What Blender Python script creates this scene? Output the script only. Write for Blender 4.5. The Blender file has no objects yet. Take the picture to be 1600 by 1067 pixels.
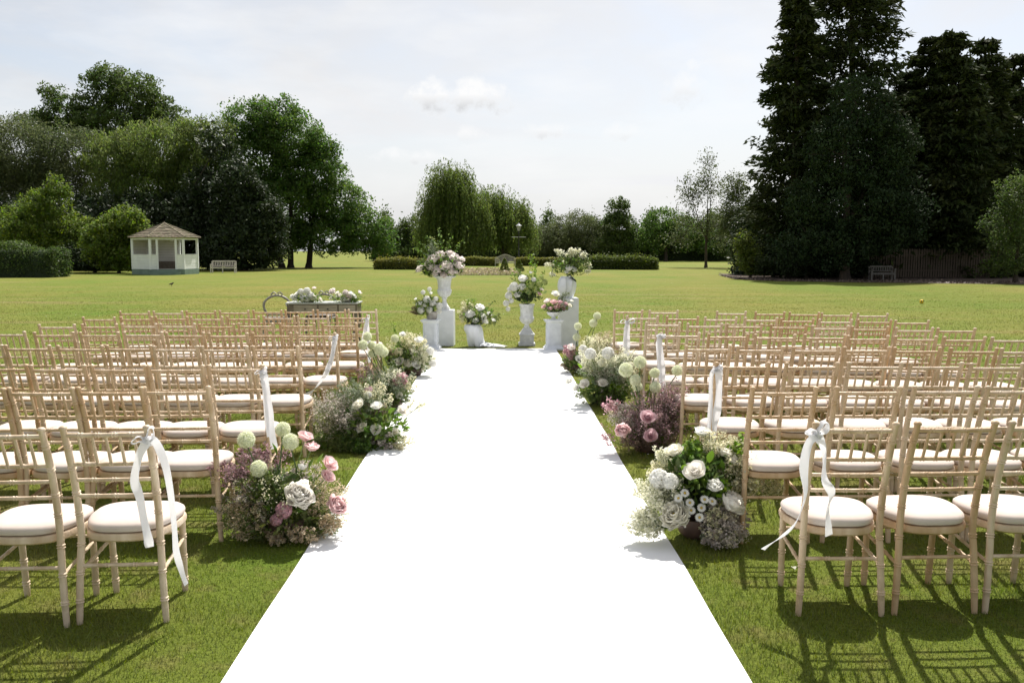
import bpy, math, random
import numpy as np
from mathutils import Vector, Matrix, Quaternion

random.seed(7)
RNG = np.random.default_rng(7)
sc = bpy.context.scene
COL = sc.collection
R = math.radians

# ------------------------------------------------------------------ camera
F = 1400.0; CX, CY = 800.0, 533.5; HOR = 392.0; VPX = 779.0; CAMH = 1.65
cam_d = bpy.data.cameras.new('camera'); cam = bpy.data.objects.new('camera', cam_d); COL.objects.link(cam)
cam_d.sensor_width = 36.0; cam_d.lens = 36.0 * F / 1600.0
cam_d.clip_start = 0.05; cam_d.clip_end = 5000
PITCH = math.atan((CY - HOR) / F); YAW = math.atan((CX - VPX) / F)
cam.location = (0, 0, CAMH); cam.rotation_euler = (math.pi / 2 - PITCH, 0, -YAW)
sc.camera = cam
CAMR = cam.rotation_euler.to_matrix()

# ------------------------------------------------------------------ light
SUN_AZ, SUN_EL = 17.0, 56.0           # azimuth from +Y towards +X
world = bpy.data.worlds.new('World'); sc.world = world; world.use_nodes = True
def build_world():
    nt = world.node_tree; nt.nodes.clear()
    N = nt.nodes.new; L = nt.links.new
    out = N('ShaderNodeOutputWorld'); bg = N('ShaderNodeBackground'); L(bg.outputs[0], out.inputs[0])
    bg.inputs['Strength'].default_value = 0.105
    sky = N('ShaderNodeTexSky'); sky.sky_type = 'NISHITA'; sky.sun_disc = False
    sky.sun_elevation = R(SUN_EL); sky.sun_rotation = R(SUN_AZ)
    sky.air_density = 1.0; sky.dust_density = 2.2; sky.ozone_density = 1.0
    def m(op, a, b=None, c=None, clamp=False):
        n = N('ShaderNodeMath'); n.operation = op; n.use_clamp = clamp
        for i, v in enumerate((a, b, c)):
            if v is None: continue
            if isinstance(v, (int, float)): n.inputs[i].default_value = v
            else: L(v, n.inputs[i])
        return n.outputs[0]
    def mix(f, a, b):
        n = N('ShaderNodeMix'); n.data_type = 'RGBA'
        for k, v in ((0, f), (6, a), (7, b)):
            if isinstance(v, (int, float)): n.inputs[k].default_value = v
            elif isinstance(v, tuple): n.inputs[k].default_value = v
            else: L(v, n.inputs[k])
        return n.outputs[2]
    tc = N('ShaderNodeTexCoord'); sep = N('ShaderNodeSeparateXYZ'); L(tc.outputs['Generated'], sep.inputs[0])
    x, y, z = sep.outputs
    # thin high veil: noise on a cloud plane
    zz = m('ADD', m('MAXIMUM', z, 0.0), 0.12)
    comb = N('ShaderNodeCombineXYZ'); L(m('DIVIDE', x, zz), comb.inputs[0]); L(m('DIVIDE', y, zz), comb.inputs[1])
    veil = N('ShaderNodeTexNoise'); veil.inputs['Scale'].default_value = 0.55; veil.inputs['Detail'].default_value = 7
    veil.inputs['Roughness'].default_value = 0.6; veil.inputs['Distortion'].default_value = 0.6
    L(comb.outputs[0], veil.inputs['Vector'])
    vm = m('MULTIPLY_ADD', m('SUBTRACT', veil.outputs['Fac'], 0.28, clamp=True), 2.4, 0.22, clamp=True)
    hazem = m('SUBTRACT', 1.0, m('MULTIPLY', z, 2.6), clamp=True)
    vm = m('MAXIMUM', vm, hazem)
    lum = N('ShaderNodeRGBToBW'); L(sky.outputs[0], lum.inputs[0])
    grey = N('ShaderNodeCombineColor')
    lv = m('MULTIPLY', m('POWER', m('DIVIDE', lum.outputs[0], 6.5), 0.45), 5.9)     # thin cloud evens the sky out
    L(lv, grey.inputs[0]); L(m('MULTIPLY', lv, 1.008), grey.inputs[1]); L(m('MULTIPLY', lv, 1.03), grey.inputs[2])
    base = mix(vm, sky.outputs[0], grey.outputs[0])
    # small low cumulus, all round the sky (direction space)
    az = m('ARCTAN2', x, y)
    el = m('ARCSINE', z)
    nz = N('ShaderNodeTexNoise'); nz.inputs['Scale'].default_value = 34.0; nz.inputs['Detail'].default_value = 6
    nz.inputs['Roughness'].default_value = 0.62
    L(tc.outputs['Generated'], nz.inputs['Vector'])
    total = None; under = None
    clouds = [(715, 150, 92, 27, 1.0), (845, 204, 44, 13, .7), (735, 212, 30, 15, .7), (640, 246, 52, 12, .7), (965, 208, 38, 14, .6), (1080, 135, 40, 30, .7)]
    blobs = []
    for px, py, rx, ry, w in clouds:
        d = (CAMR @ Vector(((px - CX) / F, (CY - py) / F, -1))).normalized()
        blobs.append((math.atan2(d.x, d.y), math.asin(d.z), rx / F, ry / F, w))
    for a, e, rx, ry, w in blobs:
        da = m('DIVIDE', m('SUBTRACT', az, a), rx); de = m('DIVIDE', m('SUBTRACT', el, e), ry)
        r2 = m('MULTIPLY_ADD', da, da, m('MULTIPLY', de, de))
        dens = m('MULTIPLY_ADD', m('SUBTRACT', nz.outputs['Fac'], 0.5), 4.2, m('MULTIPLY_ADD', r2, -0.66, 0.80))
        dens = m('MULTIPLY', m('MINIMUM', m('MAXIMUM', dens, 0.0), 1.0), w)
        und = m('MULTIPLY', dens, m('MULTIPLY_ADD', de, -1.1, 0.1, clamp=True))
        total = dens if total is None else m('MAXIMUM', total, dens)
        under = und if under is None else m('MAXIMUM', under, und)
    # the same small clouds go on round the rest of the sky
    ce = N('ShaderNodeCombineXYZ'); L(m('MULTIPLY', az, 5.0), ce.inputs[0]); L(m('MULTIPLY', el, 16.0), ce.inputs[1])
    gn = N('ShaderNodeTexNoise'); gn.inputs['Scale'].default_value = 1.0; gn.inputs['Detail'].default_value = 6; gn.inputs['Roughness'].default_value = .55; L(ce.outputs[0], gn.inputs['Vector'])
    gen = m('MULTIPLY', m('MULTIPLY_ADD', m('SUBTRACT', gn.outputs['Fac'], .46), 3.4, 0.0, clamp=True), .65)
    total = m('MAXIMUM', total, gen)
    white = mix(m('MULTIPLY', under, 1.0, clamp=True), (6.7, 6.7, 6.7, 1), (4.3, 4.38, 4.5, 1))
    fin = mix(m('MULTIPLY', total, 0.95), base, white)
    L(fin, bg.inputs['Color'])
build_world()
sd = bpy.data.lights.new('sun', 'SUN'); sun = bpy.data.objects.new('sun', sd); COL.objects.link(sun)
sd.energy = 5.0; sd.angle = R(0.6); sd.color = (1.0, 0.95, 0.87)
SV = Vector((math.sin(R(SUN_AZ)) * math.cos(R(SUN_EL)), math.cos(R(SUN_AZ)) * math.cos(R(SUN_EL)), math.sin(R(SUN_EL))))
sun.rotation_euler = SV.to_track_quat('Z', 'Y').to_euler(); sun.location = (10, 30, 40)
vs = sc.view_settings; vs.view_transform = 'Standard'; vs.look = 'None'; vs.gamma = 1.0; vs.use_curve_mapping = False; vs.exposure = 0.5
sc.render.film_transparent = False
sc.cycles.use_denoising = True
sc.cycles.max_bounces = 8; sc.cycles.diffuse_bounces = 7; sc.cycles.transmission_bounces = 3; sc.cycles.transparent_max_bounces = 6

# ------------------------------------------------------------------ pixel helpers
def ray(px, py):
    return CAMR @ Vector(((px - CX) / F, (CY - py) / F, -1))
def on_z(px, py, z=0.0):
    d = ray(px, py); t = (z - CAMH) / d.z
    return Vector((d.x * t, d.y * t, z))
def on_y(px, py, Y):
    d = ray(px, py); t = Y / d.y
    return Vector((d.x * t, Y, CAMH + d.z * t))

# ------------------------------------------------------------------ materials
MATS = {}
def nodes_of(name):
    mt = bpy.data.materials.new(name); mt.use_nodes = True
    nt = mt.node_tree; nt.nodes.clear()
    o = nt.nodes.new('ShaderNodeOutputMaterial')
    MATS[name] = mt
    return mt, nt, o
def noise_mix(nt, c1, c2, scale, detail=4, lo=.35, hi=.65, coord='Object', stretch=None, dist=0.0):
    tc = nt.nodes.new('ShaderNodeTexCoord'); n = nt.nodes.new('ShaderNodeTexNoise')
    n.inputs['Scale'].default_value = scale; n.inputs['Detail'].default_value = detail; n.inputs['Distortion'].default_value = dist
    if stretch:
        mp = nt.nodes.new('ShaderNodeMapping'); mp.inputs['Scale'].default_value = stretch
        nt.links.new(tc.outputs[coord], mp.inputs[0]); nt.links.new(mp.outputs[0], n.inputs['Vector'])
    else: nt.links.new(tc.outputs[coord], n.inputs['Vector'])
    r = nt.nodes.new('ShaderNodeMapRange'); r.inputs[1].default_value = lo; r.inputs[2].default_value = hi
    nt.links.new(n.outputs['Fac'], r.inputs[0])
    mx = nt.nodes.new('ShaderNodeMix'); mx.data_type = 'RGBA'
    nt.links.new(r.outputs[0], mx.inputs[0])
    for k, c in ((6, c1), (7, c2)):
        if isinstance(c, tuple): mx.inputs[k].default_value = (*c, 1)
        else: nt.links.new(c, mx.inputs[k])
    return mx.outputs[2], n.outputs['Fac']
def island_var(nt, col, amt_h=.03, amt_v=.35, amt_s=0.2):
    g = nt.nodes.new('ShaderNodeNewGeometry'); h = nt.nodes.new('ShaderNodeHueSaturation')
    rnd = g.outputs['Random Per Island']
    def mr(lo, hi, mul):
        w = nt.nodes.new('ShaderNodeMath'); w.operation = 'MULTIPLY'; nt.links.new(rnd, w.inputs[0]); w.inputs[1].default_value = mul
        f = nt.nodes.new('ShaderNodeMath'); f.operation = 'FRACT'; nt.links.new(w.outputs[0], f.inputs[0])
        a = nt.nodes.new('ShaderNodeMapRange'); a.inputs[3].default_value = lo; a.inputs[4].default_value = hi
        nt.links.new(f.outputs[0], a.inputs[0]); return a.outputs[0]
    nt.links.new(mr(.5 - amt_h, .5 + amt_h, 1), h.inputs['Hue'])
    nt.links.new(mr(1 - amt_v, 1 + amt_v, 7.3), h.inputs['Value'])
    nt.links.new(mr(1 - amt_s, 1 + amt_s, 13.7), h.inputs['Saturation'])
    nt.links.new(col, h.inputs['Color'])
    return h.outputs[0]
def surf(name, c1, c2=None, scale=6, rough=.6, bump=0, bscale=40, spec=.3, lo=.35, hi=.65, stretch=None, coord='Object', detail=4, metallic=0):
    mt, nt, o = nodes_of(name)
    b = nt.nodes.new('ShaderNodeBsdfPrincipled'); nt.links.new(b.outputs[0], o.inputs[0])
    b.inputs['Roughness'].default_value = rough; b.inputs['Specular IOR Level'].default_value = spec; b.inputs['Metallic'].default_value = metallic
    col, _ = noise_mix(nt, c1, c2 or tuple(v * .8 for v in c1), scale, detail, lo, hi, coord, stretch)
    nt.links.new(col, b.inputs['Base Color'])
    if bump:
        tc = nt.nodes.new('ShaderNodeTexCoord'); n = nt.nodes.new('ShaderNodeTexNoise'); n.inputs['Scale'].default_value = bscale; n.inputs['Detail'].default_value = 5
        nt.links.new(tc.outputs[coord], n.inputs['Vector'])
        bp = nt.nodes.new('ShaderNodeBump'); bp.inputs['Strength'].default_value = bump; bp.inputs['Distance'].default_value = .01
        nt.links.new(n.outputs['Fac'], bp.inputs['Height']); nt.links.new(bp.outputs[0], b.inputs['Normal'])
    return mt
def leafy(name, c1, c2, scale=.35, trans=.35, rough=.55, hv=(.025, .35, .2), spec=.25, tcol=None):
    mt, nt, o = nodes_of(name)
    col, _ = noise_mix(nt, c1, c2, scale, 3)
    col = island_var(nt, col, *hv)
    b = nt.nodes.new('ShaderNodeBsdfPrincipled'); b.inputs['Roughness'].default_value = rough; b.inputs['Specular IOR Level'].default_value = spec
    nt.links.new(col, b.inputs['Base Color'])
    t = nt.nodes.new('ShaderNodeBsdfTranslucent')
    if tcol:
        mm = nt.nodes.new('ShaderNodeMix'); mm.data_type = 'RGBA'; mm.blend_type = 'MULTIPLY'; mm.inputs[0].default_value = 1
        nt.links.new(col, mm.inputs[6]); mm.inputs[7].default_value = (*tcol, 1); nt.links.new(mm.outputs[2], t.inputs[0])
    else: nt.links.new(col, t.inputs[0])
    x = nt.nodes.new('ShaderNodeMixShader'); x.inputs[0].default_value = trans
    nt.links.new(b.outputs[0], x.inputs[1]); nt.links.new(t.outputs[0], x.inputs[2]); nt.links.new(x.outputs[0], o.inputs[0])
    return mt

def lawn_color(nt):
    """world-position lawn colour shared by the ground sheet and the blades"""
    g = nt.nodes.new('ShaderNodeNewGeometry')
    def noise(scale, detail, stretch=(1, 1, 1), rough=.55):
        mp = nt.nodes.new('ShaderNodeMapping'); mp.inputs['Scale'].default_value = stretch
        nt.links.new(g.outputs['Position'], mp.inputs[0])
        n = nt.nodes.new('ShaderNodeTexNoise'); n.inputs['Scale'].default_value = scale; n.inputs['Detail'].default_value = detail; n.inputs['Roughness'].default_value = rough
        nt.links.new(mp.outputs[0], n.inputs['Vector']); return n.outputs['Fac']
    def mr(f, lo, hi):
        r = nt.nodes.new('ShaderNodeMapRange'); r.inputs[1].default_value = lo; r.inputs[2].default_value = hi; nt.links.new(f, r.inputs[0]); return r.outputs[0]
    def mix(f, a, b):
        m = nt.nodes.new('ShaderNodeMix'); m.data_type = 'RGBA'; nt.links.new(f, m.inputs[0])
        for k, c in ((6, a), (7, b)):
            if isinstance(c, tuple): m.inputs[k].default_value = (*c, 1)
            else: nt.links.new(c, m.inputs[k])
        return m.outputs[2]
    c = mix(mr(noise(.9, 6), .35, .68), (.122, .205, .022), (.175, .222, .036))
    c = mix(mr(noise(.16, 5, (1, .55, 1)), .38, .66), c, (.245, .232, .054))
    c = mix(mr(noise(5, 4), .52, .78), c, (.23, .205, .075))
    c = mix(mr(noise(.4, 5, (.22, 1.6, 1), .7), .54, .72), c, (.29, .235, .105))
    c = mix(mr(noise(.22, 4, (.12, 2.2, 1), .6), .50, .66), c, (.165, .205, .034))
    return c, noise, mr, mix
def make_lawn_mats():
    mt, nt, o = nodes_of('lawn')
    c, noise, mr, mix = lawn_color(nt)
    fine = mr(noise(55, 4), .3, .75)
    c2 = nt.nodes.new('ShaderNodeMix'); c2.data_type = 'RGBA'; c2.blend_type = 'MULTIPLY'; c2.inputs[0].default_value = 1
    gr = mix(fine, (.58, .57, .55), (1.10, 1.08, 1.0))
    nt.links.new(c, c2.inputs[6]); nt.links.new(gr, c2.inputs[7])
    b = nt.nodes.new('ShaderNodeBsdfPrincipled'); b.inputs['Roughness'].default_value = .9; b.inputs['Specular IOR Level'].default_value = .1
    nt.links.new(c2.outputs[2], b.inputs['Base Color'])
    bp = nt.nodes.new('ShaderNodeBump'); bp.inputs['Strength'].default_value = .9; bp.inputs['Distance'].default_value = .03
    nt.links.new(noise(38, 6, rough=.7), bp.inputs['Height']); nt.links.new(bp.outputs[0], b.inputs['Normal'])
    nt.links.new(b.outputs[0], o.inputs[0])
    mt, nt, o = nodes_of('blade')
    c, noise, mr, mix = lawn_color(nt)
    c = island_var(nt, c, .02, .38, .2)
    b = nt.nodes.new('ShaderNodeBsdfPrincipled'); b.inputs['Roughness'].default_value = .5; b.inputs['Specular IOR Level'].default_value = .25
    t = nt.nodes.new('ShaderNodeBsdfTranslucent'); x = nt.nodes.new('ShaderNodeMixShader'); x.inputs[0].default_value = .4
    nt.links.new(c, b.inputs['Base Color']); nt.links.new(c, t.inputs[0])
    nt.links.new(b.outputs[0], x.inputs[1]); nt.links.new(t.outputs[0], x.inputs[2]); nt.links.new(x.outputs[0], o.inputs[0])
make_lawn_mats()

for _n, _a, _b in (('wood', (.46, .315, .18), (.70, .555, .40)), ('wood_warm', (.44, .285, .15), (.62, .46, .30)), ('wood_pale', (.50, .375, .245), (.72, .60, .465))):
    surf(_n, _a, _b, 17, .5, .35, 60, stretch=(1, 1, .22), spec=.35, lo=.3, hi=.7)
surf('cushion', (.62, .545, .495), (.57, .50, .45), 9, .9, .15, 500, spec=.1)
surf('carpet', (.86, .865, .87), (.83, .835, .845), 2, .95, .2, 300, spec=.05)
surf('plinth_white', (.80, .82, .85), (.72, .74, .77), 7, .55, .1, 60)
surf('plinth_paint', (.78, .81, .86), (.68, .71, .76), 9, .5, .2, 40)
surf('urn_white', (.78, .79, .80), (.60, .61, .61), 16, .7, .6, 45)
surf('urn_base', (.62, .63, .64), (.50, .51, .52), 14, .75, .5, 40)
surf('pot_grey', (.42, .40, .37), (.30, .28, .26), 18, .8, .4, 60)
surf('bowl_dark', (.11, .065, .05), (.07, .045, .035), 12, .5)
surf('cloth_white', (.82, .84, .87), (.80, .82, .85), 4, .85, .2, 120)
surf('desk', (.42, .365, .295), (.29, .245, .19), 12, .55, .3, 30, stretch=(.3, 1, 1))
surf('desk_dark', (.21, .175, .135), (.14, .11, .085), 12, .5)
surf('desk_top', (.52, .53, .52), (.46, .47, .46), 6, .35)
surf('silver_frame', (.38, .36, .31), (.22, .20, .17), 25, .45, .5, 80)
surf('paint_white', (.82, .84, .83), (.74, .76, .75), 1.5, .6, .15, 20)
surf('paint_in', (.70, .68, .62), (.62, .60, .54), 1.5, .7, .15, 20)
surf('paint_green', (.20, .27, .22), (.15, .21, .17), 2, .6)
surf('shingle', (.21, .165, .12), (.11, .10, .065), 2.2, .9, .6, 14)
surf('shingle_moss', (.25, .21, .16), (.13, .125, .07), 3.1, .95, .6, 14)
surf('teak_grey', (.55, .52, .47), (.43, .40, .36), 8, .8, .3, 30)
surf('iron', (.02, .022, .022), (.03, .03, .03), 8, .4)
surf('lamp_white', (.42, .43, .44), (.36, .37, .38), 5, .35)
surf('bark', (.085, .065, .048), (.04, .032, .026), 3, .95, 1.0, 12, stretch=(1, 1, .3))
surf('teak_shaded', (.20, .19, .175), (.14, .13, .12), 8, .85, .3, 30)  # grey bench teak darkened: shade by the fence put into the colour
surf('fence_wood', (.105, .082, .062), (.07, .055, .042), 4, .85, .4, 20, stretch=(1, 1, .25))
surf('mulch', (.14, .105, .08), (.07, .05, .04), 6, .95, .9, 14)
surf('soil', (.11, .085, .055), (.20, .17, .10), 2.5, .95, .8, 8)
surf('yellow_ball', (.80, .55, .04), (.7, .45, .03), 3, .4)
surf('black_paint', (.03, .03, .03), (.02, .02, .02), 3, .5)
surf('feather', (.10, .085, .07), (.05, .045, .04), 12, .8)
surf('glass_pane', (.75, .8, .82), (.7, .75, .78), 3, .1)
surf('stone', (.42, .40, .36), (.33, .31, .28), 3, .9, .5, 14)

leafy('leaf_oak', (.100, .145, .036), (.074, .116, .030), .25, .5)
leafy('leaf_olive', (.135, .158, .068), (.10, .13, .05), .2, .5)
leafy('leaf_willow', (.130, .185, .040), (.145, .190, .050), .18, .6)
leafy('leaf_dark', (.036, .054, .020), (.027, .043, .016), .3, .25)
leafy('leaf_mid', (.115, .190, .038), (.085, .155, .032), .22, .55)
leafy('leaf_bright', (.16, .22, .036), (.12, .18, .03), .4, .55)
leafy('leaf_conifer', (.034, .052, .018), (.052, .063, .021), .35, .18, rough=.7, spec=.08)
leafy('leaf_conifer_blue', (.026, .043, .019), (.034, .054, .022), .35, .15, rough=.7, spec=.08)
leafy('leaf_hedge', (.13, .165, .034), (.11, .15, .03), .6, .5)
leafy('leaf_yellow_hedge', (.30, .28, .06), (.20, .215, .05), .6, .55)
leafy('leaf_thin', (.11, .135, .05), (.085, .11, .04), .5, .45)
leafy('bed_flower', (.62, .50, .40), (.42, .38, .22), 3, .2)
leafy('bark_chip', (.20, .15, .12), (.11, .085, .07), 5, .0)

leafy('leaf_posy', (.17, .25, .06), (.12, .195, .05), 9, .5)
leafy('leaf_fern', (.20, .23, .08), (.16, .22, .06), 9, .5)
leafy('leaf_grey', (.30, .34, .24), (.24, .28, .18), 9, .35)
leafy('leaf_lime', (.24, .36, .06), (.18, .30, .05), 9, .45)
leafy('stem_green', (.13, .19, .05), (.10, .15, .05), 9, .2)
leafy('ribbon', (.93, .93, .95), (.92, .92, .94), 6, .48, .45, hv=(0, .02, .02), spec=.35)
def sheer(name, fac):
    nt = MATS[name].node_tree; o = [n for n in nt.nodes if n.type == 'OUTPUT_MATERIAL'][0]; src = o.inputs[0].links[0].from_socket
    t = nt.nodes.new('ShaderNodeBsdfTransparent'); x = nt.nodes.new('ShaderNodeMixShader'); x.inputs[0].default_value = fac
    nt.links.new(src, x.inputs[1]); nt.links.new(t.outputs[0], x.inputs[2]); nt.links.new(x.outputs[0], o.inputs[0])
sheer('ribbon', .14)
leafy('blossom_white', (.90, .89, .76), (.86, .85, .66), 14, .5, hv=(.01, .15, .2))
leafy('blossom_cream', (.82, .78, .58), (.74, .71, .48), 14, .5, hv=(.02, .25, .2))
leafy('blossom_grey', (.66, .59, .54), (.54, .48, .43), 14, .45, hv=(.02, .25, .2))
leafy('blossom_mauve', (.44, .29, .31), (.34, .22, .23), 14, .5, hv=(.02, .3, .25))
leafy('blossom_pink', (.66, .42, .46), (.56, .34, .38), 14, .5, hv=(.02, .25, .2))
leafy('smoke_peach', (.66, .53, .38), (.56, .47, .32), 14, .5, hv=(.02, .25, .2))
leafy('smoke_brown', (.33, .24, .18), (.25, .18, .14), 14, .5, hv=(.02, .25, .2))
def petal(name, c, c2, tr=.55): leafy(name, c, c2, 18, tr, .6, hv=(.006, .07, .1), spec=.15)
petal('petal_white', (.955, .955, .925), (.95, .945, .90))
petal('petal_cream', (.955, .94, .865), (.95, .92, .81))
petal('petal_ivory', (.955, .94, .895), (.95, .91, .85))
petal('petal_blush', (.955, .905, .88), (.95, .86, .83))
petal('petal_pink', (.93, .76, .75), (.90, .67, .68))
petal('petal_mauve', (.76, .56, .59), (.66, .45, .50))
petal('petal_allium', (.90, .92, .76), (.86, .89, .66), .35)
petal('allium_core', (.50, .58, .26), (.44, .54, .20), .3)
petal('petal_yellow', (.75, .60, .15), (.70, .52, .10))
petal('petal_green', (.66, .72, .34), (.56, .64, .26))

# ------------------------------------------------------------------ mesh helpers
def setp(o, label=None, cat=None, group=None, kind=None):
    if label: o['label'] = label
    if cat: o['category'] = cat
    if group: o['group'] = group
    if kind: o['kind'] = kind
    return o
def link(name, me, parent=None, loc=None):
    o = bpy.data.objects.new(name, me); COL.objects.link(o)
    if parent is not None: o.parent = parent
    if loc is not None: o.location = loc
    return o
def thing(name, loc, label, cat, group=None, rz=0.0):
    o = bpy.data.objects.new(name, None); COL.objects.link(o)
    o.location = loc; o.rotation_euler = (0, 0, rz); o.empty_display_size = .2
    return setp(o, label, cat, group)
def mesh_np(name, V, Fc, mat, smooth=False):
    me = bpy.data.meshes.new(name)
    V = np.asarray(V, np.float32).reshape(-1, 3); Fc = np.asarray(Fc, np.int32); m, k = Fc.shape
    me.vertices.add(len(V)); me.vertices.foreach_set('co', V.ravel())
    me.loops.add(m * k); me.loops.foreach_set('vertex_index', Fc.ravel())
    me.polygons.add(m); me.polygons.foreach_set('loop_start', np.arange(0, m * k, k, dtype=np.int32))
    if smooth: me.polygons.foreach_set('use_smooth', np.ones(m, dtype=bool))
    me.materials.append(MATS[mat]); me.update(calc_edges=True)
    return me
class MB:
    def __init__(s): s.v = []; s.f = []
    def add(s, vs, fs):
        b = len(s.v); s.v += [tuple(p) for p in vs]; s.f += [tuple(i + b for i in f) for f in fs]; return s
    def box(s, x0, x1, y0, y1, z0, z1, M=None, bev=0.0):
        if bev > 0:
            vs = []; b = bev
            for z, ins in ((z0, b), (z0 + b, 0), (z1 - b, 0), (z1, b)):
                for x, y in ((x0, y0), (x1, y0), (x1, y1), (x0, y1)):
                    vs.append(Vector((x + (ins if x == x0 else -ins), y + (ins if y == y0 else -ins), z)))
            fs = [(3, 2, 1, 0), (12, 13, 14, 15)]
            for l in range(3):
                for i in range(4):
                    j = (i + 1) % 4; fs.append((l * 4 + i, l * 4 + j, l * 4 + 4 + j, l * 4 + 4 + i))
        else:
            vs = [Vector((x, y, z)) for z in (z0, z1) for x, y in ((x0, y0), (x1, y0), (x1, y1), (x0, y1))]
            fs = [(3, 2, 1, 0), (4, 5, 6, 7), (0, 1, 5, 4), (1, 2, 6, 5), (2, 3, 7, 6), (3, 0, 4, 7)]
        if M is not None: vs = [M @ v for v in vs]
        return s.add(vs, fs)
    def tube(s, pts, rad, seg=8, cap=True):
        pts = [Vector(p) for p in pts]; n = len(pts)
        if isinstance(rad, (int, float)): rad = [rad] * n
        vs = []; u = None
        for i, p in enumerate(pts):
            t = (pts[min(i + 1, n - 1)] - pts[max(i - 1, 0)])
            t = t.normalized() if t.length > 1e-9 else Vector((0, 0, 1))
            if u is None: u = t.orthogonal().normalized()
            u = (u - t * u.dot(t)); u = u.normalized() if u.length > 1e-6 else t.orthogonal().normalized()
            w = t.cross(u)
            for k in range(seg):
                a = 2 * math.pi * k / seg; vs.append(p + (u * math.cos(a) + w * math.sin(a)) * rad[i])
        fs = []
        for i in range(n - 1):
            for k in range(seg):
                k2 = (k + 1) % seg; fs.append((i * seg + k, i * seg + k2, (i + 1) * seg + k2, (i + 1) * seg + k))
        if cap: fs += [tuple(reversed(range(seg))), tuple((n - 1) * seg + k for k in range(seg))]
        return s.add(vs, fs)
    def lathe(s, prof, seg=24, c=(0, 0, 0), mod=None, cap=True):
        vs = []
        for j, (r, z) in enumerate(prof):
            for k in range(seg):
                a = 2 * math.pi * k / seg; rr = r * (mod(j, a) if mod else 1); vs.append((c[0] + rr * math.cos(a), c[1] + rr * math.sin(a), c[2] + z))
        fs = []
        for j in range(len(prof) - 1):
            for k in range(seg):
                k2 = (k + 1) % seg; fs.append((j * seg + k, j * seg + k2, (j + 1) * seg + k2, (j + 1) * seg + k))
        if cap: fs += [tuple(reversed(range(seg))), tuple((len(prof) - 1) * seg + k for k in range(seg))]
        return s.add(vs, fs)
    def prism(s, poly, z0, z1):
        n = len(poly)
        vs = [(x, y, z0) for x, y in poly] + [(x, y, z1) for x, y in poly]
        return s.add(vs, [tuple(reversed(range(n))), tuple(range(n, 2 * n))] + [(i, (i + 1) % n, n + (i + 1) % n, n + i) for i in range(n)])
    def mesh(s, name, mat, smooth=False):
        me = bpy.data.meshes.new(name); me.from_pydata(s.v, [], s.f); me.materials.append(MATS[mat])
        if smooth:
            me.polygons.foreach_set('use_smooth', [True] * len(me.polygons))
            me.update()
            try: me.set_sharp_from_angle(angle=R(42))
            except Exception: pass
        me.update(); return me
    def obj(s, name, mat, parent=None, smooth=False, loc=None): return link(name, s.mesh(name, mat, smooth), parent, loc)
def unit(n, rng):
    d = rng.normal(size=(n, 3)); return d / np.linalg.norm(d, axis=1, keepdims=True)
def diamonds(P, L, W, rng, Ux=None, up=0.0):
    """leaf-shaped quads at P. Ux: preferred long axis per leaf; up: pull of the face normal towards +Z"""
    n = len(P)
    U = unit(n, rng) if Ux is None else Ux
    nrm = unit(n, rng); nrm[:, 2] = np.abs(nrm[:, 2]) + up
    Vv = np.cross(nrm, U); Vv /= (np.linalg.norm(Vv, axis=1, keepdims=True) + 1e-9)
    L = np.asarray(L).reshape(-1, 1); W = np.asarray(W).reshape(-1, 1)
    q = np.stack([P - U * L * .5, P + Vv * W * .5 - U * L * .06, P + U * L * .5, P - Vv * W * .5 - U * L * .06], 1)
    return q.reshape(-1, 3)
def quads_mesh(name, V, mat):
    return mesh_np(name, V, np.arange(len(V)).reshape(-1, 4), mat)
def tri_mesh(name, V, mat):
    return mesh_np(name, V, np.arange(len(V)).reshape(-1, 3), mat)

# ================================================================== SETTING
def build_ground():
    # one sheet, fine near the camera, reaching past the horizon
    xs = np.concatenate([[-1500, -600, -250], np.linspace(-120, 120, 61), [250, 600, 1500]])
    ys = np.concatenate([[-300, -60], np.linspace(-10, 190, 51), [300, 700, 2500]])
    X, Y = np.meshgrid(xs, ys); Z = np.zeros_like(X)
    V = np.stack([X, Y, Z], -1).reshape(-1, 3); w = len(xs)
    Fc = [(j * w + i, j * w + i + 1, (j + 1) * w + i + 1, (j + 1) * w + i) for j in range(len(ys) - 1) for i in range(w - 1)]
    setp(link('lawn', mesh_np('lawn', V, Fc, 'lawn')), kind='structure')
build_ground()
CL, CR, C0, C1 = -1.065, 0.965, 1.2, 15.05
def build_carpet():
    nx, ny = 14, 90
    xs = np.linspace(CL, CR, nx); ys = np.linspace(C0, C1, ny)
    r = np.random.default_rng(3); ph = r.uniform(0, 6, 8)
    vs = []; 
    for j, y in enumerate(ys):
        for i, x in enumerate(xs):
            e = .004 * math.sin(y * 1.7 + ph[0]) + .003 * math.sin(y * 4.1 + ph[1])
            z = .012 + .0016 * math.sin(y * 2.1 + x * 1.3 + ph[2]) + .0012 * math.sin(x * 5 + y * .7 + ph[3])
            vs.append((x + (e if i in (0, nx - 1) else 0), y, z))
    n = len(vs); fs = []
    for j in range(ny - 1):
        for i in range(nx - 1):
            a = j * nx + i; fs.append((a, a + 1, a + nx + 1, a + nx))
    ring = [i for i in range(nx)] + [j * nx + nx - 1 for j in range(1, ny)] + [(ny - 1) * nx + i for i in range(nx - 2, -1, -1)] + [j * nx for j in range(ny - 2, 0, -1)]
    vs += [(vs[i][0], vs[i][1], .001) for i in ring]
    for k in range(len(ring)):
        k2 = (k + 1) % len(ring); fs.append((ring[k2], ring[k], n + k, n + k2))
    o = MB().add(vs, fs).obj('aisle_carpet', 'carpet', None, True)
    setp(o, 'long plain white carpet laid on the lawn as the aisle between chairs', 'carpet')
build_carpet()
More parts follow.
